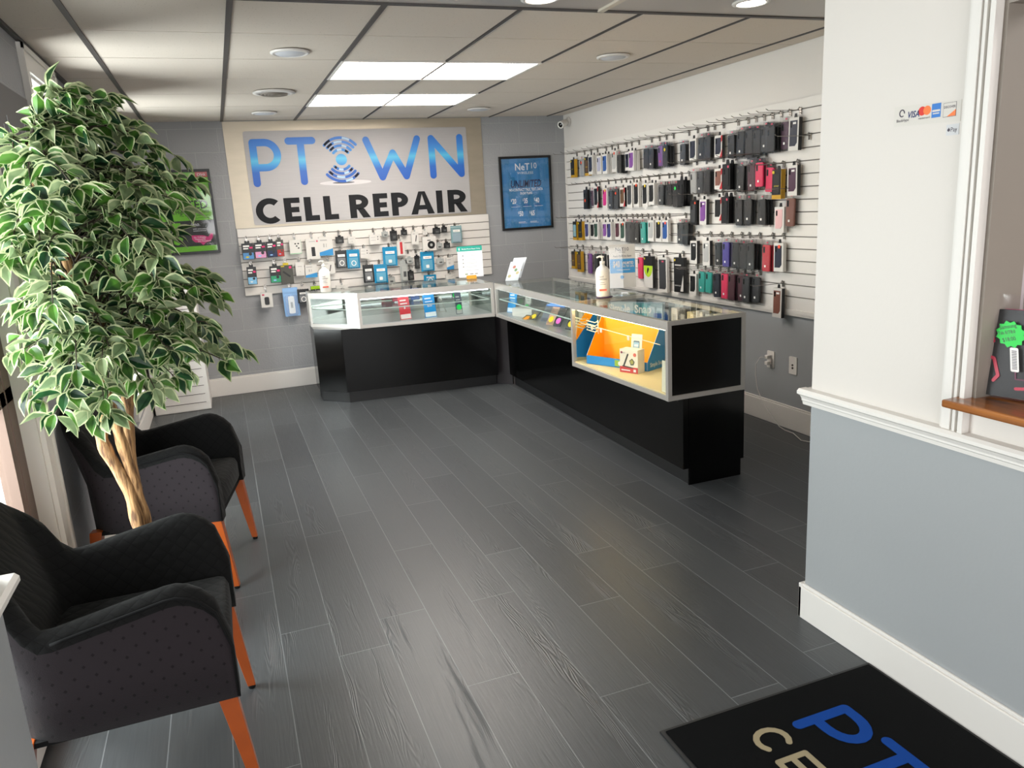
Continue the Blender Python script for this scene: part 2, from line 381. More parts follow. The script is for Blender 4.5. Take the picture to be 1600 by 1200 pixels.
# ------------------------------------------------------------------ ceiling
GX, GY, T = .168, 3.359, .61
lights = {(1, 2), (2, 2), (1, 4), (2, 4)}
b = B()
for i in range(-3, 7):
    for j in range(0, 8):
        if (i, j) in lights: continue
        x0, x1 = GX+T*i, GX+T*(i+1); y0, y1 = GY+T*j, GY+T*(j+1)
        x0, x1, y1 = max(x0, XL), min(x1, XR), min(y1, YB)
        if x1-x0 < .03 or y1-y0 < .03: continue
        b.box(x0+.011, x1-.011, y0+.004, y1-.004, H_+.004, H_+.02)
b.box(XL, XR, 3.3, YB, H_+.02, H_+.04, 1)
structure(b.build('ceiling', [tile, mat('ceiling_gap', '#3a3531', .9)]))
b = B()
for i in range(-1, 6):
    x = GX+T*i; wd = .012 if i in (-1, 0, 1) else .0055
    b.box(x-wd, x+wd, GY, YB, H_-.002, H_+.012)
b.box(XL, XL+.02, GY-.1, YB, H_-.012, H_+.01)
b.box(XL, XR, GY-.035, GY, H_-.008, H_+.01)
structure(b.build('trim_5', grid_dark))
b = B()
for i in range(2, 6): b.box(GX+T*i+.004, GX+T*i+.012, GY, YB, H_-.001, H_+.01)
for i in (1, 2): b.box(GX+T*i+.010, GX+T*i+.014, GY, YB, H_-.001, H_+.01)
structure(b.build('trim_6', white))
b = B()
b.box(XL-.1, 5.0, -1.5, GY-.03, H_-.004, H_+.1)
structure(b.build('ceiling_front', mat('smooth_ceiling_panel', '#a39c96', .28, spec=.6)))
b = B(); b.box(1.735, 1.765, YF, GY-.03, H_-.014, H_-.004); structure(b.build('trim_7', mat('beige_batten', '#c9bfb0', .5)))
# light troffers
frost = mat('lit_diffuser', '#fff6ec', .5, emit=PANEL_EMIT)
for n, (j, lab) in enumerate(((2, 'nearer'), (4, 'farther'))):
    x0, x1 = GX+T, GX+3*T; y0, y1 = GY+T*j, GY+T*(j+1)
    t = thing('ceiling_light', 'long bright rectangular ceiling light panel, %s of the two from the front' % lab, 'ceiling light', ((x0+x1)/2, (y0+y1)/2, H_), group='long ceiling light panels')
    a, c_ = (x1-x0)/2, (y1-y0)/2
    p = B(); 
    for bx in ((-a, a, -c_, -c_+.02), (-a, a, c_-.02, c_), (-a, -a+.02, -c_+.02, c_-.02), (a-.02, a, -c_+.02, c_-.02)): p.box(*bx, -.004, .04)
    p.build('frame', white, t)
    p = B(); p.box(-a+.02, a-.02, -c_+.02, c_-.02, .003, .012); p.build('diffuser', frost, t)
discw = mat('disc_white', '#d8d4d0', .4)
for (x, y, lab) in ((.48, 4.36, 'round white flush ceiling disc left of the long light panels'), (2.371, 4.364, 'round white flush ceiling disc near the right wall'),
                    (.49, 6.759, 'round white ceiling disc above the left end of the storefront sign'), (2.291, 6.685, 'round white ceiling disc above the right end of the sign')):
    t = thing('ceiling_disc', lab, 'ceiling light', (x, y, H_), group='round white ceiling discs')
    p = B(); p.lathe([(.10, 0), (.10, -.006), (.085, -.012), (.082, -.008)], seg=32); p.build('trim_ring', discw, t)
    p = B(); p.lathe([(.081, -.004), (.07, -.012), (.0, -.014)], seg=32, cap=False); p.build('lens', mat('disc_lens', '#c4c6cc', .35), t)
t = thing('ceiling_vent', 'round white ceiling air vent with dark slots', 'vent', (.492, 5.698, H_))
p = B(); p.lathe([(.14, 0), (.14, -.008), (.10, -.014), (.095, 0)], seg=32); p.build('vent_ring', discw, t)
p = B()
for r in (.088, .066, .044, .022): p.lathe([(r, -.004), (r, -.02), (r-.012, -.008), (r-.012, -.004)], seg=28, cap=False)
p.build('louvre', mat('vent_louvre', '#8a8178', .5), t)
p = B(); p.disc(0, 0, .094, 0, .002); p.xf(Matrix.Rotation(PI/2, 4, 'X')); p.build('vent_throat', mat('vent_dark', '#1a1613', .9), t)
for (x, y, lab) in ((1.39, 3.17, 'lit recessed can light in the smooth ceiling strip, the left one'), (2.395, 3.10, 'lit recessed can light in the smooth ceiling strip, the right one')):
    t = thing('recessed_light', lab, 'ceiling light', (x, y, H_-.004), group='recessed can lights')
    p = B(); p.lathe([(.085, 0), (.085, -.006), (.066, -.010), (.064, -.002)], seg=32); p.build('trim_ring', white, t)
    p = B(); p.lathe([(.063, -.003), (.05, -.010), (0, -.012)], seg=32, cap=False); p.build('bulb', mat('lit_bulb', '#fff4e6', .5, emit=CAN_EMIT), t)
# ------------------------------------------------------------------ slatwalls
slat_white = mat('slat_white', '#d9d4ce', .4)
slat_gap = mat('slat_groove', '#7d7670', .6)
def slat_boards(b, w0, w1, z0, z1, grooves, th=.018):
    """boards with real grooves; local x along the wall, y=0 at the wall, front at -th"""
    b.box(w0, w1, -.006, 0, z0, z1, 1)
    e = [z0]+sorted(g for g in grooves if z0 < g < z1)+[z1]
    for k, (a, c_) in enumerate(zip(e, e[1:])):
        lo = a+(.0035 if k else 0); hi = c_-(.0035 if k < len(e)-2 else 0)
        b.box(w0, w1, -th, -.006, lo, hi, 0)
# back
t = thing('slatwall', 'white slatwall panel under the storefront sign on the back wall', 'slatwall', (0, YB, 0))
b = B(); slat_boards(b, .172, 2.53, .889, 1.478, [.889+.0735*k for k in range(1, 8)]); b.build('slat_board', [slat_white, slat_gap], t)
t = thing('slatwall', 'long white slatwall along the right wall carrying phone cases', 'slatwall', (XR, 0, 0), FACE_LEFT)
b = B(); slat_boards(b, -7.26, -YF, .80, 2.075, [2.014-.0755*k for k in range(0, 16)]); b.build('slat_board', [slat_white, slat_gap], t)
b = B(); b.box(-7.27, -YF, -.03, 0, .775, .80, 0); b.box(-7.27, -YF, -.022, 0, .76, .775); b.box(-7.27, -7.245, -.022, 0, .70, 2.08)
b.build('edge_trim', slat_white, t)
# ------------------------------------------------------------------ storefront sign
def metal_mat(name, col, rough, sc_, metal=1.0):
    m, nt, b, tc = nodes_mat(name, rough); N = nt.nodes.new
    b.inputs['Metallic'].default_value = metal; b.inputs['Base Color'].default_value = lin(col)
    mp = N('ShaderNodeMapping'); mp.inputs['Scale'].default_value = (2, 1, sc_); nt.links.new(tc.outputs['Object'], mp.inputs[0])
    n = N('ShaderNodeTexNoise'); n.inputs['Scale'].default_value = 2; n.inputs['Detail'].default_value = 6; nt.links.new(mp.outputs[0], n.inputs['Vector'])
    r = N('ShaderNodeMapRange'); nt.links.new(n.outputs[0], r.inputs[0]); r.inputs[3].default_value = rough-.08; r.inputs[4].default_value = rough+.12
    nt.links.new(r.outputs[0], b.inputs['Roughness'])
    mx = N('ShaderNodeMix'); mx.data_type = 'RGBA'; c = lin(col); mx.inputs[6].default_value = tuple(x*.86 for x in c[:3])+(1,); mx.inputs[7].default_value = tuple(min(1, x*1.12) for x in c[:3])+(1,)
    nt.links.new(n.outputs[0], mx.inputs[0]); nt.links.new(mx.outputs[2], b.inputs['Base Color'])
    return m
backing_metal = metal_mat('backing_steel', '#b9af9e', .36, 8, .8)
sign_metal = metal_mat('printed_brushed_silver', '#aeabab', .5, 160, .25)
def gradient_blue():
    m, nt, b, tc = nodes_mat('sign_blue_bands', .4); N = nt.nodes.new
    s = N('ShaderNodeSeparateXYZ'); nt.links.new(tc.outputs['Object'], s.inputs[0])
    r = N('ShaderNodeMapRange'); nt.links.new(s.outputs[2], r.inputs[0]); r.inputs[1].default_value = 1.83; r.inputs[2].default_value = 2.24
    c = N('ShaderNodeValToRGB'); nt.links.new(r.outputs[0], c.inputs[0]); e = c.color_ramp.elements
    e[0].position = 0; e[0].color = lin('#1f56ad'); e[1].position = 1; e[1].color = lin('#2c6fc4')
    for p, k in ((.30, '#2a63b8'), (.42, '#3a8fd2'), (.54, '#56b9dd'), (.64, '#3f93d6'), (.8, '#3a7ecd')):
        q = e.new(p); q.color = lin(k)
    nt.links.new(c.outputs[0], b.inputs['Base Color']); return m
sign_blue = gradient_blue(); ink = mat('sign_black', '#111216', .6, spec=.3)
t = thing('storefront_sign', 'wide brushed silver PTOWN CELL REPAIR sign on the back wall', 'sign', (0, YB, 0))
b = B(); b.box(.168, 2.515, -.006, 0, 1.482, 2.386); b.build('backing_plate', backing_metal, t)
b = B(); b.prism(rrect(.325, 2.358, 1.503, 2.303, .02), -.014, -.006); b.build('sign_face', sign_metal, t)
y0, y1 = -.0165, -.013
b = B(); W_ = .062
b.stroke([(.395, 1.862), (.395, 2.206), (.49, 2.206)], W_, y0, y1)
b.stroke(arc(.49, 2.10, .105, .106, 90, -90, 18), W_, y0, y1, round_=False); b.stroke([(.49, 1.994), (.395, 1.994)], W_, y0, y1)
b.build('letter_p', sign_blue, t)
b = B(); b.stroke([(.70, 2.213), (.905, 2.213)], W_, y0, y1); b.stroke([(.802, 1.862), (.802, 2.2)], W_, y0, y1); b.build('letter_t', sign_blue, t)
b = B(); b.stroke([(1.388, 2.205), (1.515, 1.872), (1.628, 2.085), (1.743, 1.872), (1.868, 2.205)], W_, y0, y1); b.build('letter_w', sign_blue, t)
b = B(); b.stroke([(2.004, 1.868), (2.004, 2.205), (2.285, 1.872), (2.285, 2.208)], W_, y0, y1); b.build('letter_n', sign_blue, t)
b = B(); cx, cz = 1.150, 2.041
b.mi = 2; b.disc(cx+.02, 1.838, .235, -.0146, -.0140, 3, n=40, rz=.022); b.disc(cx, 1.838, .10, -.0150, -.0145, 4, n=30, rz=.008)
for sgn in (1, -1):
    for k, r in enumerate((.088, .122, .156, .190)):
        a0, a1 = 42, 138
        pts = [(cx+r*math.cos(math.radians(a)), cz+sgn*r*math.sin(math.radians(a))) for a in [a0+(a1-a0)*i/14 for i in range(15)]]
        b.stroke(pts, .024, -.0165-k*.0001, y1, 0, round_=True)
        # pale sheen and dark shadow segments of the printed rings
        for (q0, q1, mi) in (((3, 6, 2), (11, 14, 1)) if k % 2 else ((6, 10, 2), (0, 3, 1) if k == 0 else (11, 14, 1))):
            if mi == 1 and sgn < 0: q0, q1 = (0, 2) if k % 2 else (12, 14)
            b.stroke(pts[q0:q1+1], .019, -.0172-k*.0001, y1, mi, round_=False)
b.disc(cx, cz, .050, -.0168, y1, 0, n=28)
b.build('logo', [sign_blue, ink, mat('logo_sheen', '#a9c7dc', .35), mat('logo_shadow', '#c9c6c6', .5), mat('logo_shadow_dark', '#5e5f63', .5)], t)
# block letters
def letter(ch, x0, x1, z0, z1):
    b = B(); w_, h = x1-x0, z1-z0; s = .062; q = lambda *p: [(x0+a*w_, z0+c_*h) for a, c_ in p]
    def rect(a0, a1, c0, c1): b.prism(q((a0, c0), (a1, c0), (a1, c1), (a0, c1)), y0, y1)
    sw = s/w_; sh = .047/h
    if ch == 'I': rect(0, 1, 0, 1)
    if ch in 'EL':
        rect(0, sw, 0, 1); rect(sw, 1, 0, sh)
        if ch == 'E': rect(sw, .93, .5-sh/2, .5+sh/2); rect(sw, 1, 1-sh, 1)
    if ch in 'PR':
        rect(0, sw, 0, 1)
        m_, bz = .42, (1+.36)/2; ro, ri = (1-.36)/2, (1-.36)/2-sh
        aw = 1-m_-.04 if ch == 'R' else 1-m_
        for i in range(12):
            a, c_ = [math.radians(90-180*k/12) for k in (i, i+1)]
            b.prism(q((m_+aw*math.cos(a), bz+ro*math.sin(a)), (m_+aw*math.cos(c_), bz+ro*math.sin(c_)), (m_+(aw-sw)*math.cos(c_), bz+ri*math.sin(c_)), (m_+(aw-sw)*math.cos(a), bz+ri*math.sin(a))), y0, y1)
        rect(sw, m_, bz+ri, 1); rect(sw, m_, .36, bz-ri)
        if ch == 'R': b.prism(q((.36, .40), (.36+sw*1.05, .40), (1.02, 0), (1.02-sw*1.15, 0)), y0, y1)
    if ch == 'A':
        b.prism(q((0, 0), (sw*1.05, 0), (.5+sw*.1, 1), (.5-sw*.5, 1)), y0, y1); b.prism(q((1-sw*1.05, 0), (1, 0), (.5+sw*.5, 1), (.5-sw*.1, 1)), y0-.0001, y1)
        b.prism(q((.2, .2), (.8, .2), (.74, .2+sh*.9), (.26, .2+sh*.9)), y0-.0002, y1)
    if ch == 'C':
        n = 22; a0, a1 = 48, 312
        for i in range(n):
            a, c_ = [math.radians(a0+(a1-a0)*k/n) for k in (i, i+1)]
            ox, oz = .54, .5
            b.prism(q((ox+.54*math.cos(a), oz+.53*math.sin(a)), (ox+.54*math.cos(c_), oz+.53*math.sin(c_)), (ox+(.54-sw)*math.cos(c_), oz+(.53-sh*1.1)*math.sin(c_)), (ox+(.54-sw)*math.cos(a), oz+(.53-sh*1.1)*math.sin(a))), y0, y1)
    return b
for ch, a, c_ in (('C', .352, .575), ('E', .598, .738), ('L', .775, .903), ('L', .948, 1.076), ('R', 1.182, 1.366), ('E', 1.402, 1.540), ('P', 1.576, 1.737), ('A', 1.757, 1.988), ('I', 2.013, 2.075), ('R', 2.127, 2.318)):
    letter(ch, a, c_, 1.515, 1.726).build('letter_'+ch.lower(), ink, t)
# ------------------------------------------------------------------ framed posters
frame_black = mat('black_frame', '#0b0b0c', .3)
acrylic = glassy('poster_glazing', (1, 1, 1), .04, .04)
def poster(name, label, x0, x1, z0, z1, mats, draw):
    t = thing(name, label, 'poster', ((x0+x1)/2, YB, (z0+z1)/2)); w_, h = (x1-x0)/2, (z1-z0)/2; f = .022
    b = B()
    for bx in ((-w_, w_, -h, -h+f), (-w_, w_, h-f, h), (-w_, -w_+f, -h+f, h-f), (w_-f, w_, -h+f, h-f)): b.box(bx[0], bx[1], -.024, 0, bx[2], bx[3])
    b.build('frame', frame_black, t, bevel=.002)
    b = B(); draw(b, w_-f, h-f); b.build('print', mats, t)
    b = B(); b.box(-w_+f, w_-f, -.017, -.015, -h+f, h-f); b.build('glazing', acrylic, t)
def net10_mat():
    m, nt, b, tc = nodes_mat('net_poster_blue', .5); N = nt.nodes.new
    mp = N('ShaderNodeMapping'); mp.inputs['Scale'].default_value = (9, 1, 3); nt.links.new(tc.outputs['Object'], mp.inputs[0])
    v = N('ShaderNodeTexVoronoi'); v.distance = 'CHEBYCHEV'; v.inputs['Scale'].default_value = 1.3; nt.links.new(mp.outputs[0], v.inputs['Vector'])
    r = N('ShaderNodeValToRGB'); nt.links.new(v.outputs['Color'], r.inputs[0]); r.color_ramp.elements[0].color = lin('#176f9f'); r.color_ramp.elements[1].color = lin('#3d85c4')
    nt.links.new(r.outputs[0], b.inputs['Base Color']); return m
def draw_net(b, w_, h):
    b.box(-w_, w_, -.008, 0, -h, h, 0); y = -.009
    b.text('NeT', -.112, .222, .094, y, 1, bold=.012, sx=.92); b.text('10', .052, .235, .080, y, 1, sx=.95)
    b.text('WIRELESS', 0, .184, .034, y, 1, 'CENTER', sx=1.18)
    b.text('UNLIMITED', 0, .058, .098, y, 2, 'CENTER', bold=.02, shear=.2, sx=.66)
    b.text('NO-CONTRACT TALK, TEXT, DATA', 0, .022, .036, y, 1, 'CENTER', bold=.02, sx=.62); b.text('30-DAY PLANS', 0, -.012, .034, y, 1, 'CENTER', bold=.02, sx=.6)
    for s, x, z, q in (('20', -.155, -.098, 'PLAN'), ('35', -.030, -.098, 'PLAN'), ('40', .095, -.098, 'PLAN'), ('50', -.085, -.222, ''), ('65', .040, -.222, '')):
        b.text('$', x-.014, z+.022, .034, y, 1, bold=.02, sx=.6); b.text(s, x, z, .068, y, 1, bold=.03, sx=.62)
        b.box(x-.012, x+.062, y, y+.001, z-.024 if q else z-.062, z-.019 if q else z-.057, 3 if q else 1)
        b.box(x-.012, x+.08, y, y+.001, z-.034 if q else z-.072, z-.031 if q else z-.069, 1)
poster('framed_poster', 'black framed blue wireless plan poster right of the storefront sign', 2.672, 3.226, 1.304, 2.016,
       [net10_mat(), mat('print_white', '#dfe3e8', .5), mat('print_navy', '#1d2350', .5), mat('print_blue_dark', '#254a94', .5)], draw_net)
def draw_green(b, w_, h):
    b.box(-w_, w_, -.008, 0, -h, h, 0); y = -.009; zs = 1.575-1.645
    b.box(-w_, w_, y, y+.001, -h+.045, zs, 1)
    b.box(w_-.10, w_, y, y+.001, h-.045, h, 2); b.text('Qlink', w_-.05, h-.034, .034, y-.001, 3, 'CENTER', sx=.9)
    b.box(-.10, .12, y, y+.001, .205, .255, 1); b.text('Mobile', .01, .217, .046, y-.001, 0, 'CENTER')
    b.text('UNLIMITED', .225, .028, .100, y, 4, 'RIGHT', bold=.02, sx=.92)
    b.text('Talk, High-Speed Data', .225, -.010, .046, y, 4, 'RIGHT', bold=.012, sx=.86)
    b.text('Plus 10GB of Mobile Hotspot', .225, -.034, .020, y, 4, 'RIGHT'); b.text('taxes and fees included', .225, -.054, .016, y, 4, 'RIGHT')
    b.text('45', -.185, -.262, .245, y-.001, 0, bold=.035, sx=.72); b.text('$', -.235, -.15, .1, y-.001, 0, bold=.02)
    b.text('/mo.', .058, -.118, .044, y-.001, 3, shear=.2); b.text('with auto pay', .075, -.148, .018, y-.001, 3); b.text('includes all fees', .075, -.164, .016, y-.001, 3)
    b.prism([(.055, -.195), (.15, -.20), (.19, -.215), (.215, -.185), (.232, -.19), (.225, -.225), (.20, -.255), (.165, -.262), (.14, -.285), (.12, -.262), (.075, -.255), (.055, -.23)], y-.001, y, 5)
    b.text('On T-Mobile', .07, -.222, .019, y-.0015, 3); b.text('Nationwide', .08, -.237, .018, y-.0015, 3); b.text('5G Network', .10, -.255, .021, y-.0015, 3)
poster('framed_poster', 'black framed lime green and black $45 plan poster behind the tree', -.535, .015, 1.290, 2.002,
       [mat('poster_lime', '#6cb52d', .5), mat('poster_black', '#26282b', .5), mat('poster_red', '#b8383f', .5), mats_w := MATS['print_white'], mat('poster_ink', '#20301a', .5), mat('poster_pink', '#c32a72', .5)], draw_green)
# mural panel hanging on the left wall between the first two windows
t = thing('wall_poster', 'dark skyline poster with white strokes on left wall behind the tree', 'poster', (XL, 3.70, 1.66), (0, 0, PI/2))
b = B(); b.box(-.36, .36, -.012, 0, -.46, .46, 0); b.box(-.36, .36, -.0125, -.012, -.46, -.12, 1)
for k in range(9): b.box(-.33+k*.075, -.322+k*.075, -.014, -.012, -.02-.03*(k % 3), .22+.04*((k*5) % 4), 2)
b.build('print', [mat('mural_dark', '#4c4849', .5), mat('mural_teal', '#3f6d76', .5), mat('mural_white', '#b9bcc4', .5)], t)
# ------------------------------------------------------------------ wall products
PCOL = {'black': '#0e0f11', 'dark': '#1b1a18', 'grey': '#36373a', 'clear': '#a7a6a3', 'brown': '#5b4128', 'navy': '#1d2233', 'lilac': '#a3a2b4', 'blue': '#27508f',
        'purple': '#77438c', 'plum': '#4a2b40', 'maroon': '#4d2431', 'pink': '#c02a78', 'hotpink': '#e02e5b', 'tan': '#7c4f42', 'sky': '#7ea7b4', 'indigo': '#343868', 'green': '#2f4a3f',
        'teal': '#2aa094', 'rose': '#d5a9a9', 'lime': '#a8c81e', 'violet': '#463a8c', 'red': '#b92433', 'white': '#d9d6d0'}
def pmat(c): return mat('case_'+c, PCOL[c], .38, noise_amt=.12)
boxwhite = mat('carton_white', '#cfcbc5', .5); boxblack = mat('carton_black', '#111113', .35); gold = mat('carton_gold', '#b98d1c', .45)
tagpink = mat('tag_pink', '#c9475f', .5); orange = mat('sticker_orange', '#e8502c', .5); stkwhite = mat('sticker_white', '#e6e4df', .5); stkyellow = mat('sticker_yellow', '#cdb52a', .5)
neon = mat('sticker_green', '#1fcf4e', .5); camhole = mat('camera_cutout', '#08080a', .2)
bagmat = glassy('poly_bag', (.97, .97, .97), .025, .14, .008, (.8, .79, .78)); winfilm = glassy('window_film', (.97, .97, .97), .04, .08, .02)
CACHE = {}
def part(parent, name, key, maker, mats):
    if key not in CACHE: b = B(); maker(b); CACHE[key] = b.mesh(name, mats)
    o = bpy.data.objects.new(name, CACHE[key]); C.objects.link(o); o.parent = parent; return o
SMAT = {'o': orange, 'y': stkyellow, 'w': stkwhite, 'p': tagpink, 'r': orange, 'g': neon}
def make_product(root, ty, col, st, h, detail=True):
    """parts of one hanging product; origin at the top centre of its body, front at y=0, body behind it"""
    h = round(h, 2); m = pmat(col)
    def slab(b, w_, hh, th, dz=0, camz=True):
        b.prism(rrect(-w_/2, w_/2, -hh+dz, dz, .011, 3), -th, 0, 0, True)
        b.prism(rrect(-w_/2+.004, w_/2-.004, -hh+dz+.004, dz-.004, .009, 3), -th-.0015, -th, 0)
        if camz: b.prism(rrect(-w_/2+.009, -w_/2+.026, dz-.052, dz-.011, .005, 3), -th-.003, -th, 1); b.prism(rrect(-w_/2+.012, -w_/2+.023, dz-.049, dz-.014, .004, 2), -th-.0035, -th-.003, 2)
    if ty == 'bag':
        part(root, 'phone_case', ('bag', col, h), lambda b: slab(b, .072, h, .013), [m, pmat('black') if col != 'black' else pmat('grey'), camhole])
        def bag(b): b.prism([(-.041, -h-.012), (.041, -h-.012), (.042, .03), (-.042, .032)], -.019, -.0185); b.prism([(-.041, -h-.012), (.041, -h-.012), (.042, .03), (-.042, .032)], .0025, .003)
        part(root, 'plastic_bag', ('bagb', h), bag, bagmat)
        if detail: part(root, 'price_tag', ('ptag', col == 'clear'), lambda b: b.box(.010, .026, -.0205, -.0195, .012, .020), tagpink)
        if st: 
            k = -.03 if st in 'oyg' else -h+.035
            sz = .011 if st in 'oyg' else .007
            part(root, 'sticker', ('st', st, k), lambda b: (b.disc(.004, k, sz*1.1, -.0205, -.0195, n=12) if st in 'oyg' else b.box(-sz, sz, -.0205, -.0195, k-.008, k+.006)), SMAT[st])
    elif ty in ('box', 'red'):
        W_ = .088 if h < .24 else .125
        side = 1 if (st == 'w' or ty == 'red') else 0
        def body(b):
            b.box(-W_/2, W_/2-.002, -.024, 0, -h, 0, 0); b.box(W_/2-.002, W_/2, -.024, 0, -h, 0, side)
            b.prism([(-.012, 0), (.012, 0), (.008, .024), (-.008, .024)], -.014, -.010, 1)
            if ty == 'red':
                b.prism([(W_/2-.016, -.004), (W_/2, 0), (W_/2, -.035), (W_/2-.016, -.05)], -.0245, -.0238, 2); b.prism([(W_/2-.03, -h), (W_/2, -h), (W_/2, -h+.06)], -.0245, -.0238, 2)
        part(root, 'carton', ('bx', ty, h, side, W_), body, [boxwhite, boxblack, mat('carton_red', '#b3222b', .45)])
        part(root, 'phone_case', ('bc', col, h, W_), lambda b: (b.prism([(-W_/2+.011, -h+.026), (W_/2-.03, -h+.026), (W_/2-.014, -h+.045), (W_/2-.014, -.016), (-W_/2+.011, -.016)], -.0262, -.0240, 0), b.prism(rrect(-W_/2+.016, -W_/2+.030, -.055, -.022, .004, 2), -.0268, -.0262, 1)), [m, camhole])
        if st: part(root, 'sticker', ('bst', st, W_), lambda b: (b.disc(.010, -.022, .012, -.0285, -.0275, n=14) if st in 'oyr' else b.box(-.004, .022, -.0285, -.0275, -.038, -.026)), SMAT[st])
    elif ty == 'otter':
        def body(b):
            b.box(-.042, .040, -.032, 0, -h, 0, 0); b.box(.040, .043, -.032, 0, -h, 0, 1); b.box(-.042, .043, -.0325, -.032, -h, -h+.025, 1)
            b.prism([(-.014, 0), (.014, 0), (.009, .022), (-.009, .022)], -.018, -.013, 0); b.text('armor', -.022, -h+.075, .018, -.0345, 2)
        part(root, 'carton', ('ot', h), body, [boxblack, gold, stkyellow])
        part(root, 'phone_case', ('otc', col, h), lambda b: b.prism(rrect(-.028, .028, -h+.035, -.03, .01, 3), -.034, -.032), m)
        if st: part(root, 'sticker', ('ost',), lambda b: b.prism(rrect(-.040, -.020, -.026, -.008, .005, 2), -.0345, -.0325), stkyellow)
    elif ty in ('blk', 'lime'):
        W_ = .084 if h < .22 else .14
        def body(b):
            b.box(-W_/2, W_/2, -.026, 0, -h, 0, 0); b.prism([(-.018, 0), (.018, 0), (.012, .028), (-.012, .028)], -.015, -.010, 0)
            if ty == 'lime':
                b.box(-W_/2, W_/2, -.0268, -.026, -h, -h*.30, 1); b.prism(arc(0, -h*.30, W_/2, h*.36, 180, 360, 14), -.0274, -.0266, 2); b.prism(arc(.0, -h*.47, .018, .030, 30, 230, 10), -.028, -.0272, 0)
            elif h > .22: b.prism([(W_/2-.05, -h+.01), (W_/2-.01, -h+.01), (W_/2-.01, -h*.5)], -.0266, -.026, 1); b.box(-W_/2+.015, W_/2-.04, -.0266, -.026, -.062, -.054, 1); b.text('tempered glass', -W_/2+.012, -h+.05, .014, -.0266, 1)
        part(root, 'carton', ('bk', ty, h), body, [boxblack, boxwhite, mat('carton_lime', '#a6c722', .5)])
        if ty == 'blk' and h < .22: part(root, 'phone_case', ('bkc', col, h), lambda b: (b.prism(rrect(-.028, .028, -h+.02, -.03, .009, 3), -.029, -.026, 0), b.prism(rrect(-.024, -.008, -.068, -.034, .004, 2), -.0295, -.029, 1)), [m, camhole])
        if st: part(root, 'sticker', ('kst', st, W_), lambda b: (b.disc(.0, -.10, .015, -.0315, -.0305, n=16) if st == 'o' else b.disc(-W_/2+.018 if st == 'y' else W_/2-.018, -.02, .009, -.0295, -.0275, n=12)), SMAT[st])
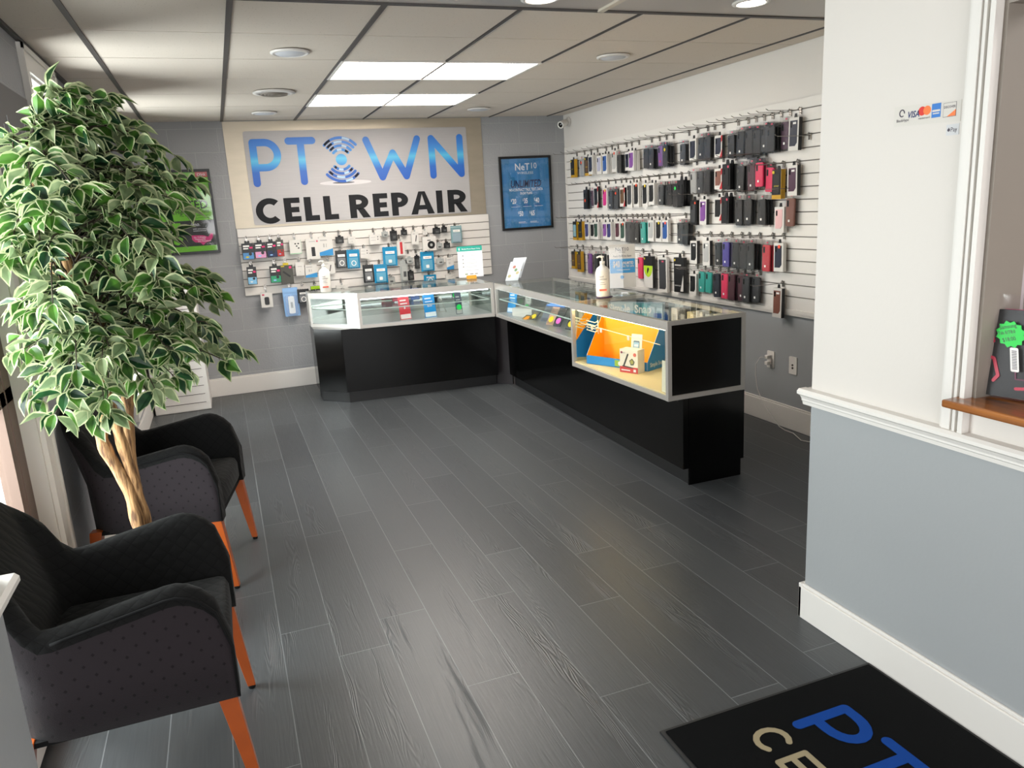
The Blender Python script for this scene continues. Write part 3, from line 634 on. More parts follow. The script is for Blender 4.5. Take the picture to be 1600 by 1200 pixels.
RIGHT_ROWS = {
 'top': [
  (6.980,1.947,0.175,'otter','dark','y',1), (6.810,1.935,0.146,'bag','clear','o',1), (6.670,1.948,0.170,'otter','brown','y',1), (6.540,1.954,0.171,'box','navy','',2),
  (6.370,1.937,0.160,'box','lilac','',2), (6.260,1.942,0.168,'box','blue','',2), (6.150,1.961,0.183,'box','clear','o',1), (5.999,1.917,0.151,'bag','black','',3),
  (5.911,1.931,0.154,'box','navy','',1), (5.790,1.932,0.157,'box','purple','',2), (5.590,1.929,0.146,'bag','black','',2), (5.470,1.921,0.151,'bag','black','w',3),
  (5.370,1.933,0.148,'bag','purple','p',2), (5.270,1.927,0.152,'bag','black','y',3), (5.060,1.920,0.150,'bag','grey','w',2), (4.950,1.946,0.158,'box','navy','',1),
  (4.825,1.943,0.154,'bag','black','w',2), (4.745,1.940,0.156,'bag','black','',2), (4.640,1.938,0.147,'red','navy','',1), (4.480,1.926,0.152,'bag','black','w',2),
  (4.374,1.938,0.164,'bag','black','w',2), (4.294,1.937,0.165,'bag','black','',2), (4.214,1.929,0.154,'bag','black','',2), (4.134,1.941,0.151,'bag','black','w',2),
  (4.054,1.930,0.145,'bag','black','',3), (3.974,1.951,0.159,'bag','plum','w',1), (3.886,1.966,0.189,'box','navy','w',1),
 ],
 'second': [
  (6.730,1.653,0.183,'blk','dark','o',1), (6.603,1.640,0.141,'bag','maroon','',1), (6.517,1.672,0.186,'red','black','',1), (6.340,1.653,0.181,'box','pink','y',1),
  (6.210,1.627,0.160,'bag','grey','w',2), (6.103,1.630,0.157,'bag','grey','o',2), (6.017,1.644,0.160,'red','brown','',1), (5.890,1.673,0.198,'box','grey','',1),
  (5.780,1.675,0.198,'box','black','o',1), (5.640,1.665,0.188,'box','black','y',1), (5.480,1.659,0.170,'box','black','',2), (5.335,1.637,0.147,'bag','grey','w',3),
  (5.255,1.634,0.146,'bag','black','',2), (5.160,1.635,0.168,'bag','black','g',2), (5.060,1.661,0.187,'blk','black','',2), (4.960,1.709,0.151,'bag','clear','',1),
  (4.840,1.707,0.155,'bag','grey','w',2), (4.750,1.708,0.156,'bag','black','',2), (4.640,1.717,0.140,'red','tan','',1), (4.500,1.741,0.171,'blk','black','p',2),
  (4.370,1.719,0.167,'bag','black','w',2), (4.266,1.724,0.167,'bag','maroon','w',2), (4.186,1.727,0.155,'bag','hotpink','w',2), (4.107,1.714,0.148,'bag','hotpink','',1),
  (4.021,1.674,0.182,'otter','dark','y',1), (3.890,1.741,0.181,'box','plum','w',1),
 ],
 'third': [
  (6.980,1.357,0.185,'otter','sky','',1), (6.860,1.357,0.178,'otter','dark','y',1), (6.730,1.349,0.162,'box','indigo','',1), (6.610,1.345,0.152,'box','black','',1),
  (6.470,1.354,0.161,'box','green','',2), (6.360,1.349,0.155,'box','purple','',1), (6.216,1.354,0.159,'box','indigo','',2), (6.120,1.357,0.161,'box','maroon','',1),
  (6.024,1.357,0.167,'box','green','o',1), (5.917,1.351,0.168,'bag','grey','',2), (5.837,1.343,0.163,'bag','black','',2), (5.757,1.340,0.157,'bag','black','w',2),
  (5.660,1.351,0.169,'bag','teal','w',2), (5.550,1.367,0.170,'box','clear','',1), (5.433,1.367,0.171,'box','black','y',1), (5.337,1.366,0.168,'box','blue','o',1),
  (5.105,1.348,0.162,'bag','grey','w',2), (5.025,1.344,0.157,'bag','black','',2), (4.939,1.510,0.183,'blk','grey','r',1), (4.820,1.513,0.179,'box','purple','w',1),
  (4.640,1.522,0.160,'red','black','',1), (4.510,1.525,0.176,'blk','black','p',2), (4.390,1.500,0.169,'bag','black','w',2), (4.290,1.500,0.163,'bag','black','w',2),
  (4.130,1.497,0.161,'bag','black','w',3), (4.000,1.445,0.164,'box','rose','',1), (3.910,1.495,0.168,'bag','tan','w',1),
 ],
 'fourth': [
  (7.040,1.063,0.168,'otter','brown','',1), (6.910,1.067,0.205,'otter','brown','y',1), (6.710,1.053,0.187,'bag','purple','',1), (6.530,1.058,0.166,'bag','black','',2),
  (6.410,1.061,0.147,'bag','black','',1), (6.290,1.073,0.169,'red','black','',1), (5.750,1.056,0.176,'bag','hotpink','',1), (5.600,1.073,0.264,'lime','lime','y',1),
  (5.380,1.072,0.281,'box','grey','p',1), (5.140,1.081,0.267,'blk','black','y',1), (4.940,1.214,0.171,'box','black','w',1), (4.780,1.218,0.177,'box','clear','w',1),
  (4.650,1.207,0.163,'bag','black','w',1), (4.530,1.215,0.166,'bag','violet','w',2), (4.420,1.211,0.167,'bag','black','w',2), (4.340,1.204,0.161,'bag','black','',2),
  (4.230,1.215,0.173,'bag','black','w',3), (4.100,1.207,0.166,'bag','red','w',2), (4.000,1.220,0.179,'box','navy','o',1),
 ],
 'bottom': [
  (4.950,0.967,0.156,'box','black','',1), (4.850,0.988,0.154,'bag','teal','w',1), (4.760,0.989,0.148,'bag','teal','',1), (4.670,0.985,0.170,'bag','navy','w',1),
  (4.570,0.994,0.181,'bag','hotpink','w',1), (4.462,0.994,0.180,'bag','maroon','',2), (4.383,0.988,0.169,'bag','maroon','w',1), (4.303,0.987,0.166,'bag','grey','w',2),
  (4.223,0.989,0.171,'bag','grey','w',1), (4.000,0.934,0.186,'box','tan','w',1),
 ],
}
HOOKZ = {'top': (1.992, 2.0), 'second': (1.700, 1.775), 'third': (1.395, 1.548), 'fourth': (1.105, 1.258), 'bottom': (1.0, 1.015)}
ORD = 'first second third fourth fifth sixth seventh eighth ninth tenth eleventh twelfth thirteenth fourteenth fifteenth sixteenth seventeenth eighteenth nineteenth twentieth'.split()
ORD += ['twenty-'+x for x in 'first second third fourth fifth sixth seventh eighth ninth'.split()]
def hook_mesh(length=.24):
    b = B(); b.box(-.010, .010, -.008, -.002, -.030, .008); b.tube([(0, -.008, -.006), (0, -length, -.006), (0, -length-.02, .004)], .0022, seg=6); b.tube([(0, -.006, .004), (0, -.014, .012), (0, -.022, .002), (0, -.022, -.006)], .0028, seg=6)
    return b.mesh('slatwall_hook', chrome)
HOOK = hook_mesh(); HOOKB = hook_mesh(.15)
def hook(loc, rot, me=None, group='wire hooks on the right slatwall', label='bent chrome wire hook on the right slatwall holding merchandise'):
    o = bpy.data.objects.new('slatwall_hook', me or HOOK); C.objects.link(o); o.location = loc; o.rotation_euler = rot
    tag(o, label, 'hook', group)
DESC = {'bag': 'phone case in clear bag', 'box': 'phone case in white carton', 'red': 'phone case in red-edged carton', 'otter': 'phone case in yellow-sided black carton', 'blk': 'boxed phone case in black carton', 'lime': 'boxed armband in black carton'}
CN = {'dark': 'black', 'hotpink': 'hot pink', 'clear': 'clear', 'sky': 'pale blue', 'rose': 'pale pink', 'tan': 'brown', 'lime': 'lime green'}
STN = {'o': 'orange sticker, ', 'y': 'yellow sticker, ', '': '', 'w': '', 'p': '', 'r': 'orange dot, ', 'g': 'green sticker, '}
for row, items in RIGHT_ROWS.items():
    for k, (y, zt, h, ty, col, st, n) in enumerate(items):
        d = .026+.021*n if ty == 'bag' else .010+.034*n
        hz = HOOKZ[row][0 if y > 5.0 else 1]
        if row == 'second' and y < 4.15: hz = 1.70
        if row == 'bottom' and y < 4.1: hz = .955
        zt = min(zt, hz-.010)
        hook((XR-.018, y, hz+.014), FACE_LEFT)
        cn = CN.get(col, col)
        for q in range(n):
            r = bpy.data.objects.new('boxed_phone_case' if ty in ('box', 'red', 'otter', 'blk') else 'bagged_phone_case', None); C.objects.link(r)
            if ty == 'lime': r.name = 'boxed_armband'
            r.location = (XR-d+(.0215 if ty == 'bag' else .034 if ty in ('otter', 'blk') else .0285)*q, y-(.004*q if n > 1 else 0), zt-.003*q); r.rotation_euler = (0, random.uniform(-.02, .02)+(.03*((k*7) % 3-1) if ty == 'bag' else 0), -PI/2)
            r.empty_display_size = .02
            wh = {0: '', 1: 'directly behind ', 2: 'rearmost behind '}[q]
            tag(r, '%s %s, %s%s%s from left, %s row, right slatwall' % (cn, 'case in bag' if ty == 'bag' else DESC[ty].replace('phone case', 'case'), STN[st] if q == 0 else '', wh, ORD[k]+('' if q == 0 else ' item'), row),
                'phone case', 'phone cases on the %s row of the right slatwall' % row)
            make_product(r, ty, col, st if q == 0 else '', h, q == 0)
hook((XR-.018, 3.80, 1.86), FACE_LEFT, label='empty chrome wire hook near the right end of the slatwall', group=None)
# ------------------------------------------------------------------ back wall accessories
BACK = [
 (0.240,1.365,0.099,0.154,'dbox','blue'),
 (0.344,1.365,0.100,0.150,'dbox','pink'),
 (0.441,1.367,0.085,0.151,'dbox','navy'),
 (0.517,1.377,0.062,0.160,'dbox','red'),
 (0.650,1.368,0.103,0.137,'wbox','earbuds'),
 (0.802,1.366,0.120,0.195,'wbox','phone'),
 (0.921,1.375,0.122,0.179,'wbox','bluebase'),
 (1.052,1.370,0.074,0.074,'sblack',''),
 (1.051,1.242,0.107,0.169,'pouch','black'),
 (1.160,1.243,0.117,0.183,'pouch','blue'),
 (0.248,1.157,0.080,0.168,'dbox','sky'),
 (0.449,1.149,0.094,0.161,'dbox','green'),
 (0.548,1.149,0.110,0.178,'gbox',''),
 (0.667,1.168,0.076,0.134,'wbox',''),
 (0.764,1.136,0.105,0.127,'wbox','bluebase'),
 (0.925,1.152,0.106,0.124,'wbox','stick'),
 (0.346,0.921,0.101,0.146,'wbox','mouse'),
 (0.556,0.943,0.135,0.272,'blister',''),
 (0.670,0.920,0.104,0.136,'pouch','black'),
 (0.782,0.940,0.081,0.062,'lime',''),
 (1.026,0.926,0.108,0.046,'wbox',''),
 (1.159,1.363,0.066,0.074,'wbox',''),
 (1.374,1.367,0.099,0.101,'wbox','dots'),
 (1.476,1.387,0.063,0.062,'sgrey',''),
 (1.558,1.390,0.069,0.106,'sblack',''),
 (1.660,1.393,0.060,0.062,'sblack',''),
 (1.760,1.368,0.065,0.130,'wbox','stick'),
 (1.613,1.288,0.069,0.143,'wbox','redbar'),
 (1.859,1.371,0.042,0.049,'wbox',''),
 (1.893,1.315,0.132,0.145,'wbox','disc'),
 (1.980,1.391,0.076,0.072,'sblack',''),
 (2.057,1.395,0.057,0.063,'sblack',''),
 (2.173,1.397,0.111,0.173,'pouch','silver'),
 (1.992,1.244,0.072,0.068,'sgrey',''),
 (2.074,1.243,0.063,0.064,'sblack',''),
 (1.268,1.250,0.080,0.106,'wbox','dots'),
 (1.508,1.242,0.137,0.188,'pouch','blue'),
 (1.283,1.093,0.103,0.174,'pouch','black'),
 (1.401,1.088,0.127,0.184,'pouch','blue'),
 (1.630,1.107,0.074,0.218,'sgrey',''),
 (1.690,1.002,0.061,0.100,'sblack',''),
 (1.764,1.142,0.047,0.136,'sblack',''),
 (1.688,1.130,0.075,0.068,'sgrey',''),
 (1.866,1.171,0.133,0.196,'pouch','blue'),
 (1.990,1.097,0.077,0.069,'sgrey',''),
 (2.087,1.099,0.073,0.125,'wbox','bluebase'),
 (1.876,0.949,0.124,0.083,'pouch','blue'),
 (2.079,0.937,0.097,0.088,'wbox',''),
 (1.495,0.963,0.078,0.081,'sgrey',''),
 
]
BN = {('dbox', 'blue'): 'black carton with yellow and blue base', ('dbox', 'pink'): 'black carton with pink and blue base', ('dbox', 'navy'): 'black carton with navy base', ('dbox', 'red'): 'narrow brown carton with red band',
      ('dbox', 'sky'): 'black carton with light blue base', ('dbox', 'green'): 'black carton with green base', ('wbox', 'earbuds'): 'white carton picturing black earbuds', ('wbox', 'phone'): 'tall white carton picturing a black power bank',
      ('wbox', 'bluebase'): 'white carton with blue base', ('wbox', 'stick'): 'white carton picturing a slim black stick', ('wbox', 'mouse'): 'white carton picturing a black device', ('wbox', 'redbar'): 'slim white carton with red bar',
      ('wbox', 'disc'): 'white carton picturing a black round charger', ('wbox', 'dots'): 'white carton with small dark dots', ('wbox', ''): 'small plain white carton', ('gbox', ''): 'dark grey carton with yellow tab', ('blister', ''): 'long light blue blister pack',
      ('lime', ''): 'lime green and black pack', ('sblack', ''): 'small black pack', ('sgrey', ''): 'small grey blister pack', ('pouch', 'black'): 'black zip pouch', ('pouch', 'blue'): 'bright blue zip pouch', ('pouch', 'silver'): 'pale teal silver zip pouch'}
BM_ = {'blue': '#4f86b8', 'pink': '#cf8fb2', 'navy': '#1a2547', 'red': '#a12a26', 'sky': '#7db4d6', 'green': '#2c8f66'}
bagblue = mat('pouch_blue', '#1b87b4', .25, coat=.4); bagblack = mat('pouch_black', '#232527', .3, coat=.4); bagsilver = mat('pouch_silver', '#8fb0b4', .25, metal=.4)
pouch_window = mat('pouch_window', '#5f9fbb', .2); pouch_window_k = mat('pouch_window_grey', '#77797b', .25)
brownbox = mat('carton_dark_grey', '#4a4943', .5); sgrey = mat('blister_grey', '#a9aaa6', .25); ltblue = mat('blister_blue', '#7fa9d6', .25); hanger = mat('hanger_grey', '#9da09d', .4)
def zone(x, z):
    c_ = 'left' if x < .75 else ('middle' if x < 1.55 else 'right')
    v = 'upper' if z > 1.3 else ('centre' if z > 1.05 else 'lowest')
    return v, c_
srt = sorted(BACK, key=lambda q: (zone(q[0], q[1]), q[0])); cnt = {}
for (x, zt, w_, h, ty, c_) in srt:
    v, s_ = zone(x, zt); key = (v, s_); cnt[key] = cnt.get(key, 0)+1
    th = {'wbox': .03, 'dbox': .03, 'gbox': .03, 'blister': .035, 'lime': .03, 'sblack': .022, 'sgrey': .022, 'pouch': .022}[ty]
    near = .0 if ty != 'pouch' else .012*((int(x*100)) % 3)
    r = thing({'pouch': 'accessory_pouch', 'blister': 'blister_pack', 'sgrey': 'blister_pack'}.get(ty, 'accessory_box'),
              '%s, %s from left, %s %s, back slatwall' % (BN[(ty, c_)], ORD[cnt[key]-1], v, s_), 'accessory', (x, YB-.052-near, zt-.012), (0, random.uniform(-.03, .03), 0), 'accessories on the back slatwall')
    hz = .889+.0735*round((zt+.02-.889)/.0735)
    hook((x, YB-.018, hz), (0, 0, 0), HOOKB, 'wire hooks on the back slatwall', 'short chrome wire hook on the back slatwall holding an accessory')
    a = w_/2; h -= .012; b = B()
    if ty == 'dbox':
        b.box(-a, a, -th, 0, -h, 0, 0); b.prism([(-a*.45, 0), (a*.45, 0), (a*.4, .022), (a*.12, .022), (a*.1, .012), (-a*.1, .012), (-a*.12, .022), (-a*.4, .022)], -th*.6, -th*.5, 0)
        b.box(-a*.9, a*.9, -th-.001, -th, -h*.97, -h*.58, 1); b.box(-a*.75, a*.3, -th-.001, -th, -h*.22, -h*.12, 2); b.box(-a*.75, a*.1, -th-.001, -th, -h*.36, -h*.28, 2); b.box(a*.3, a*.85, -th-.0012, -th, -h*.33, -h*.22, 3)
        b.disc(a*.35, -h*.66, a*.28, -th-.0015, -th, 0); b.disc(-a*.2, -h*.84, a*.3, -th-.0013, -th, 2 if c_ == 'sky' else 4, rz=a*.14)
        b.build('carton', [boxblack if c_ != 'red' else brownbox, mat('base_'+c_, BM_[c_], .45), stkwhite, mat('flash_pink', '#d02b6a', .5), stkyellow if c_ == 'blue' else ltblue], r)
    elif ty in ('wbox', 'lime'):
        b.box(-a, a, -th, 0, -h, 0, 0); b.build('carton', [boxwhite if ty == 'wbox' else boxblack], r)
        b = B(); b.box(-.008, .008, -th*.5, -th*.4, 0, .02, 0); b.build('hanger', hanger, r)
        b = B(); y = -th-.001
        if ty == 'lime': b.box(-a, a, y, -th, -h*.55, 0, 1)
        b.box(-a+.001, a-.001, y+.0006, -th, -h*.995, -h*.005, 8)
        if c_ == 'phone': b.prism(rrect(-a*.25, a*.3, -h*.85, -h*.4, .004), y, -th, 0); b.box(-a*.5, a*.4, y, -th, -h*.14, -h*.11, 4); b.disc(a*.7, -h*.12, .008, y, -th, 2)
        elif c_ == 'earbuds':
            for q in ((.1, .28), (.35, .28), (.2, .45), (.35, .6)): b.disc(a*(q[0]*2-.2), -h*q[1], .008, y, -th, 0, rz=.006)
            b.box(a*.96, a, y, -th, -h, 0, 5); b.box(-a, a, y, -th, -h, -h*.95, 5)
        elif c_ == 'bluebase': b.prism([(-a, -h), (a, -h), (a, -h*.62), (-a, -h*.82)], y, -th, 3); b.box(-a*.4, -a*.2, y, -th, -h*.55, -h*.35, 4); b.box(a*.0, a*.1, y, -th, -h*.55, -h*.35, 4); b.box(-a*.8, a*.2, y, -th, -h*.2, -h*.14, 4)
        elif c_ == 'stick': b.stroke([(a*.1, -h*.75), (a*.35, -h*.3)], .008, y, -th, 0); b.box(-a*.7, -a*.1, y, -th, -h*.2, -h*.14, 4)
        elif c_ == 'mouse': b.prism(rrect(-a*.4, a*.4, -h*.82, -h*.3, .012), y-.006, -th, 0); b.box(-a*.75, -a*.35, y, -th, -h*.2, -h*.1, 2)
        elif c_ == 'redbar': b.box(-a*.25, a*.45, y, -th, -h*.9, -h*.05, 6)
        elif c_ == 'disc': b.disc(a*.25, -h*.6, a*.55, y-.003, -th, 0, n=24); b.disc(a*.25, -h*.6, a*.2, y-.004, -th, 7); b.box(-a*.3, a*.2, y, -th, -h*.3, -h*.24, 0)
        elif c_ == 'dots':
            for q in range(2): b.disc(a*.55, -h*(.25+.25*q), .005, y, -th, 0); b.box(-a*.8, a*.1, y, -th, -h*(.3+.3*q), -h*(.26+.3*q), 4)
        else: b.box(-a*.5, a*.5, y, -th, -h*.35, -h*.3, 4); b.disc(0, -h*.7, .004, y, -th, 4)
        b.build('print', [boxblack, mat('acc_lime', '#9cc41d', .5), tagpink, mat('acc_blue', '#2f86bf', .4), mat('print_grey', '#a5a29e', .5), mat('acc_mint', '#8fc39a', .5), mat('acc_red', '#b52a30', .4), sgrey, boxwhite if ty == 'wbox' else boxblack], r)
    elif ty == 'gbox':
        b.box(-a, a, -th, 0, -h, 0, 0); b.box(-a*.5, a*.4, -th*.6, -th*.4, 0, .02, 1); b.stroke([(-a*.5, -h*.35), (a*.4, -h*.6)], .016, -th-.002, -th, 2); b.box(a*.4, a*.8, -th-.001, -th, -h*.18, -h*.06, 3); b.box(-a*.85, -a*.3, -th-.001, -th, -h*.08, -h*.03, 1)
        b.build('carton', [brownbox, stkyellow, boxblack, MATS['flash_pink']], r)
    elif ty == 'blister':
        b.prism(rrect(-a, a, -h, 0, .008), -.004, 0, 0); b.box(-a, a, -.012, -.004, -h*.16, -.004, 0); b.build('backing_card', ltblue, r)
        b = B(); b.prism(rrect(-a*.75, a*.75, -h*.96, -h*.25, .02), -th, -.004, 0); b.build('clear_shell', glassy('clear_blister', (.9, .95, 1), .04, .1, .12), r)
        b = B(); b.prism(rrect(-a*.4, a*.4, -h*.9, -h*.3, .012), -th*.7, -.006, 0); b.box(-a*.15, a*.15, -th*.72, -th*.7, -h*.7, -h*.5, 1); b.build('charger', [stkwhite, sgrey], r)
    elif ty in ('sblack', 'sgrey'):
        b.prism(rrect(-a, a, -h, 0, .006), -.004, 0, 0); b.box(-a*.4, a*.4, -.006, -.004, -.004, .012, 0); b.build('backing_card', boxblack if ty == 'sblack' else hanger, r)
        b = B(); b.prism(rrect(-a*.7, a*.7, -h*.92, -h*.25, .006), -th, -.004, 0); b.box(-a*.3, a*.45, -th-.001, -th, -h*.75, -h*.5, 1); b.build('bubble', [mat('bubble_dark', '#3a3a3b', .25) if ty == 'sblack' else sgrey, mat('bubble_content', '#e0deda' if ty == 'sblack' else '#4a4c4c', .4)], r)
    elif ty == 'pouch':
        m1, m2 = {'blue': (bagblue, pouch_window), 'black': (bagblack, pouch_window_k), 'silver': (bagsilver, MATS['clear_blister'] if 'clear_blister' in MATS else sgrey)}[c_]
        n = 10; top = [(-a+2*a*i/n, 0+.003*(i % 2)) for i in range(n+1)]; bot = [(a-2*a*i/n, -h-.002*(i % 2)) for i in range(n+1)]
        b.prism(top+bot, -.006, 0, 0)
        b.box(-a*.8, a*.8, -.014, -.006, -h*.96, -h*.2, 0, bev=.005); b.box(-a, a, -.008, -.006, -h*.085, -h*.06, 1); b.build('pouch_body', [m1, mat('zip_'+c_, {'blue': '#0f6f99', 'black': '#3c3e40', 'silver': '#a9c0c2'}[c_], .3)], r)
        b = B(); b.box(-a*.7, a*.7, -.0155, -.0145, -h*.94, -h*.42, 0); b.box(-a*.62, a*.62, -.0160, -.0145, -h*.36, -h*.22, 1); b.box(-a*.4, a*.3, -.0165, -.0160, -h*.31, -h*.28, 3)
        if c_ != 'silver':
            cxp, czp = 0, -h*.72
            pts = [(cxp+.02*math.cos(t*.5), czp+.022*math.sin(t*.5)) for t in range(13)]
            if int(x*100) % 2: b.stroke(pts, .006, -.0195, -.0155, 1)
            else: b.prism(rrect(cxp-.018, cxp+.012, czp-.02, czp+.01, .006), -.022, -.0155, 1)
        b.build('pouch_front', [m2, stkwhite, boxblack, MATS['print_grey']], r)
# ------------------------------------------------------------------ display counters
caseglass = glassy('showcase_glass', (.96, .98, .97), .045, .01, power=9)
mirror = mat('mirror_door', '#c3cac6', .04, metal=1); deck_grey = mat('deck_metal', '#a4a6a8', .3, metal=.4); deck_cream = mat('deck_cream', '#d8c79a', .5)
warm_led = mat('warm_led', '#ffe2a8', .5, emit=32); cool_led = mat('cool_led', '#f4fbff', .5, emit=5)
def prism_z(b, pts, z0, z1, mi=None):
    if mi is not None: b.mi = mi
    a = sum(pts[i][0]*pts[(i+1) % len(pts)][1]-pts[(i+1) % len(pts)][0]*pts[i][1] for i in range(len(pts)))
    if a < 0: pts = pts[::-1]
    f = [b.bm.verts.new((x, y, z0)) for x, y in pts]; g = [b.bm.verts.new((x, y, z1)) for x, y in pts]
    b.face(f[::-1]); b.face(g)
    for i in range(len(pts)): b.face([f[i], f[(i+1) % len(pts)], g[(i+1) % len(pts)], g[i]])
def inset(pts, d):
    """move each edge of a counter-clockwise polygon inwards by d"""
    n = len(pts); out = []
    E = []
    for i in range(n):
        p, q = Vector(pts[i]), Vector(pts[(i+1) % n]); t = (q-p).normalized(); E.append((p+Vector((-t.y, t.x))*d, t))
    for i in range(n):
        (p, t), (q, s) = E[i-1], E[i]; den = t.x*s.y-t.y*s.x
        k = ((q-p).x*s.y-(q-p).y*s.x)/den; out.append(tuple(p+t*k))
    return out
def bar(b, p, q, w_, z0, z1, mi=0):
    p, q = Vector(p), Vector(q); t = (q-p).normalized(); n = Vector((-t.y, t.x))
    prism_z(b, [tuple(p), tuple(q), tuple(q+n*w_), tuple(p+n*w_)], z0, z1, mi)
def showcase(parent, name, poly, z0, z1, sides, deck, strip=None, shelf=None, label=None):
    """poly counter-clockwise from above; sides[i]: g glass, k black panel, m mirror, for edge i"""
    root = bpy.data.objects.new(name, None); C.objects.link(root); root.parent = parent
    if label: root['label'] = label
    n = len(poly); inn = inset(poly, .004); b = B()
    for i in range(n):
        p, q = poly[i], poly[(i+1) % n]
        bar(b, p, q, .022, z0, z0+.026); bar(b, p, q, .022, z1-.026, z1-.003)
        if sides[i] == 'g' and i < 2: bar(b, p, q, .014, z1-.05, z1-.026)
        P = Vector(p); t0 = (Vector(q)-P).normalized(); t1 = (Vector(poly[i-1])-P).normalized()
        P = P-(t0+t1)*.0007; prism_z(b, [tuple(P), tuple(P+t0*.0235), tuple(P+(t0+t1)*.0235), tuple(P+t1*.0235)], z0-.0007, z1-.0022)
    b.build('frame', alu, root)
    b = B(); prism_z(b, inset(poly, .010), z0+.026, z0+.032); b.build('deck', deck, root)
    b = B(); prism_z(b, inset(poly, .002), z1-.003, z1+.003); b.build('top_glass', caseglass, root)
    for i in range(n):
        p, q = Vector(poly[i]), Vector(poly[(i+1) % n]); t = (q-p).normalized(); n_ = Vector((-t.y, t.x))
        if sides[i] == '-': continue
        b = B(); bar(b, tuple(p+t*.022+n_*.007), tuple(q-t*.022+n_*.007), .005, z0+.026, z1-.026)
        b.build({'g': 'glass_pane', 'k': 'black_panel', 'm': 'mirror_door', 'r': 'end_panel'}[sides[i]], {'g': caseglass, 'k': black_laminate, 'm': mirror, 'r': mirror}[sides[i]], root)
    if shelf:
        b = B(); prism_z(b, inset(poly, .03), shelf, shelf+.006); b.build('glass_shelf', caseglass, root)
        b = B()
        for i in range(n):
            p, q = inset(poly, .03)[i], inset(poly, .03)[(i+1) % n]; bar(b, p, q, .004, shelf-.001, shelf+.007)
        b.build('shelf_edge', mat('glass_edge', '#c9d6cf', .2), root)
    if strip:
        e, m_ = strip; p, q = inset(poly, .035)[e], inset(poly, .035)[(e+1) % n]
        b = B(); bar(b, p, q, .014, z1-.062, z1-.052); b.build('light_strip', m_, root)
    return root
def counter_base(parent, poly, kick, z1, label=None):
    b = B(); prism_z(b, poly, .095, z1); o = b.build('base_cabinet', black_laminate, parent, bevel=.002)
    b = B(); prism_z(b, kick, 0, .095); b.build('toe_kick', mat('toe_kick_vinyl', '#19191a', .35), parent)
LC = thing('display_counter', 'black display counter with glass top in front of the storefront sign', 'counter')
lp = [(.655, 6.70), (1.003, 6.285), (2.138, 6.150), (2.138, 6.80), (.655, 6.86)]
lb_ = [(.652, 6.545), (.853, 6.345), (2.165, 6.235), (2.165, 6.75), (.652, 6.80)]
counter_base(LC, lb_, [(.67, 6.57), (.87, 6.37), (2.165, 6.30), (2.165, 6.7), (.67, 6.75)], .629)
showcase(LC, 'showcase', lp, .629, .922, 'ggrmg', deck_grey, (1, cool_led), .775)
b = B(); 
for (x0, z0) in ((.70, .12),): pass
b.bm.free()
RC = thing('display_counter', 'long black display counter with two glass showcases beside the right wall aisle', 'counter')
rb = [(2.205, 3.385), (2.60, 3.385), (2.68, 6.2), (2.262, 6.2)]
b = B(); prism_z(b, rb, .095, .497); prism_z(b, [(2.228, 4.49), (2.63, 4.49), (2.68, 6.2), (2.262, 6.2)], .497, .629)
b.box(2.24, 2.578, 3.375, 3.385, 0, .497); b.box(2.205, 2.60, 3.378, 3.385, .095, .497)
b.build('base_cabinet', black_laminate, RC)
b = B(); prism_z(b, [(2.245, 3.386), (2.575, 3.386), (2.64, 6.18), (2.30, 6.18)], 0, .095); b.build('toe_kick', MATS['toe_kick_vinyl'], RC)
b = B(); b.lathe([(.006, 0), (.006, .004)], seg=12); b.xf(Matrix.Translation((2.203, 3.43, .475)) @ Matrix.Rotation(PI/2, 4, 'Y')); b.build('cam_lock', chrome, RC)
c2 = [(2.078, 4.485), (2.105, 3.362), (2.590, 3.362), (2.640, 4.485)]
showcase(RC, 'showcase', c2, .497, .925, 'gkmr', deck_cream, (0, warm_led), None, 'tall lit glass showcase with a black end panel')
c3 = [(2.142, 6.135), (2.122, 4.49), (2.640, 4.49), (2.700, 6.135)]
showcase(RC, 'showcase', c3, .629, .918, 'g-mg', deck_grey, (0, cool_led), .775, 'shallow glass showcase')
CF = tag(bpy.data.objects.new('corner_panel', (lambda b: (prism_z(b, [(2.168, 6.315), (2.285, 6.20), (2.30, 6.215), (2.183, 6.33)], 0, .625), b.mesh('corner_panel', mat('corner_gloss', '#2a2729', .12)))[1])(B())),
         'narrow glossy dark panel closing the corner between the two counters', 'panel'); C.objects.link(CF)
# things in and on the showcases
def facing(cam_xy=(0, 0), x=0, y=0): return math.atan2(x-cam_xy[0], -(y-cam_xy[1]))*-1+PI
def look(x, y, bias=0):   # z rotation that turns a local -y front towards the entrance
    return math.atan2(-x, y)*1.0+bias
def sanitizer(label, x, y, z, rot, s=1):
    t = thing('sanitizer_bottle', label, 'hand sanitizer', (x, y, z), (0, 0, rot))
    bw = mat('bottle_white', '#e9e4dc', .35)
    b = B(); b.lathe([(.041, 0), (.045, .006), (.046, .12), (.045, .165), (.037, .185), (.016, .200), (.015, .212)], seg=28); b.build('bottle', bw, t)
    b = B(); b.lathe([(.017, .212), (.017, .228), (.006, .230), (.006, .252), (.011, .252), (.011, .262)], seg=16); b.tube([(0, 0, .258), (-.018, -.004, .260), (-.036, -.008, .254)], [.008, .006, .005]); b.build('pump', bw, t)
    b = B()
    for k in range(-4, 4):
        a0, a1 = -PI/2+k*.16, -PI/2+(k+1)*.16
    b.text('hand', -.024, .128, .017, -.0475, 0, sx=.9); b.text('sanitizer', -.024, .112, .017, -.0475, 0, sx=.9); b.box(-.022, .018, -.0475, -.045, .082, .0835, 0)
    b.box(-.024, .024, -.0478, -.0435, .040, .052, 1); b.box(-.018, .01, -.0475, -.045, .094, .0955, 0)
    b.build('label_print', [mat('print_dark', '#3d3444', .5), mat('print_coral', '#d5634f', .5)], t)
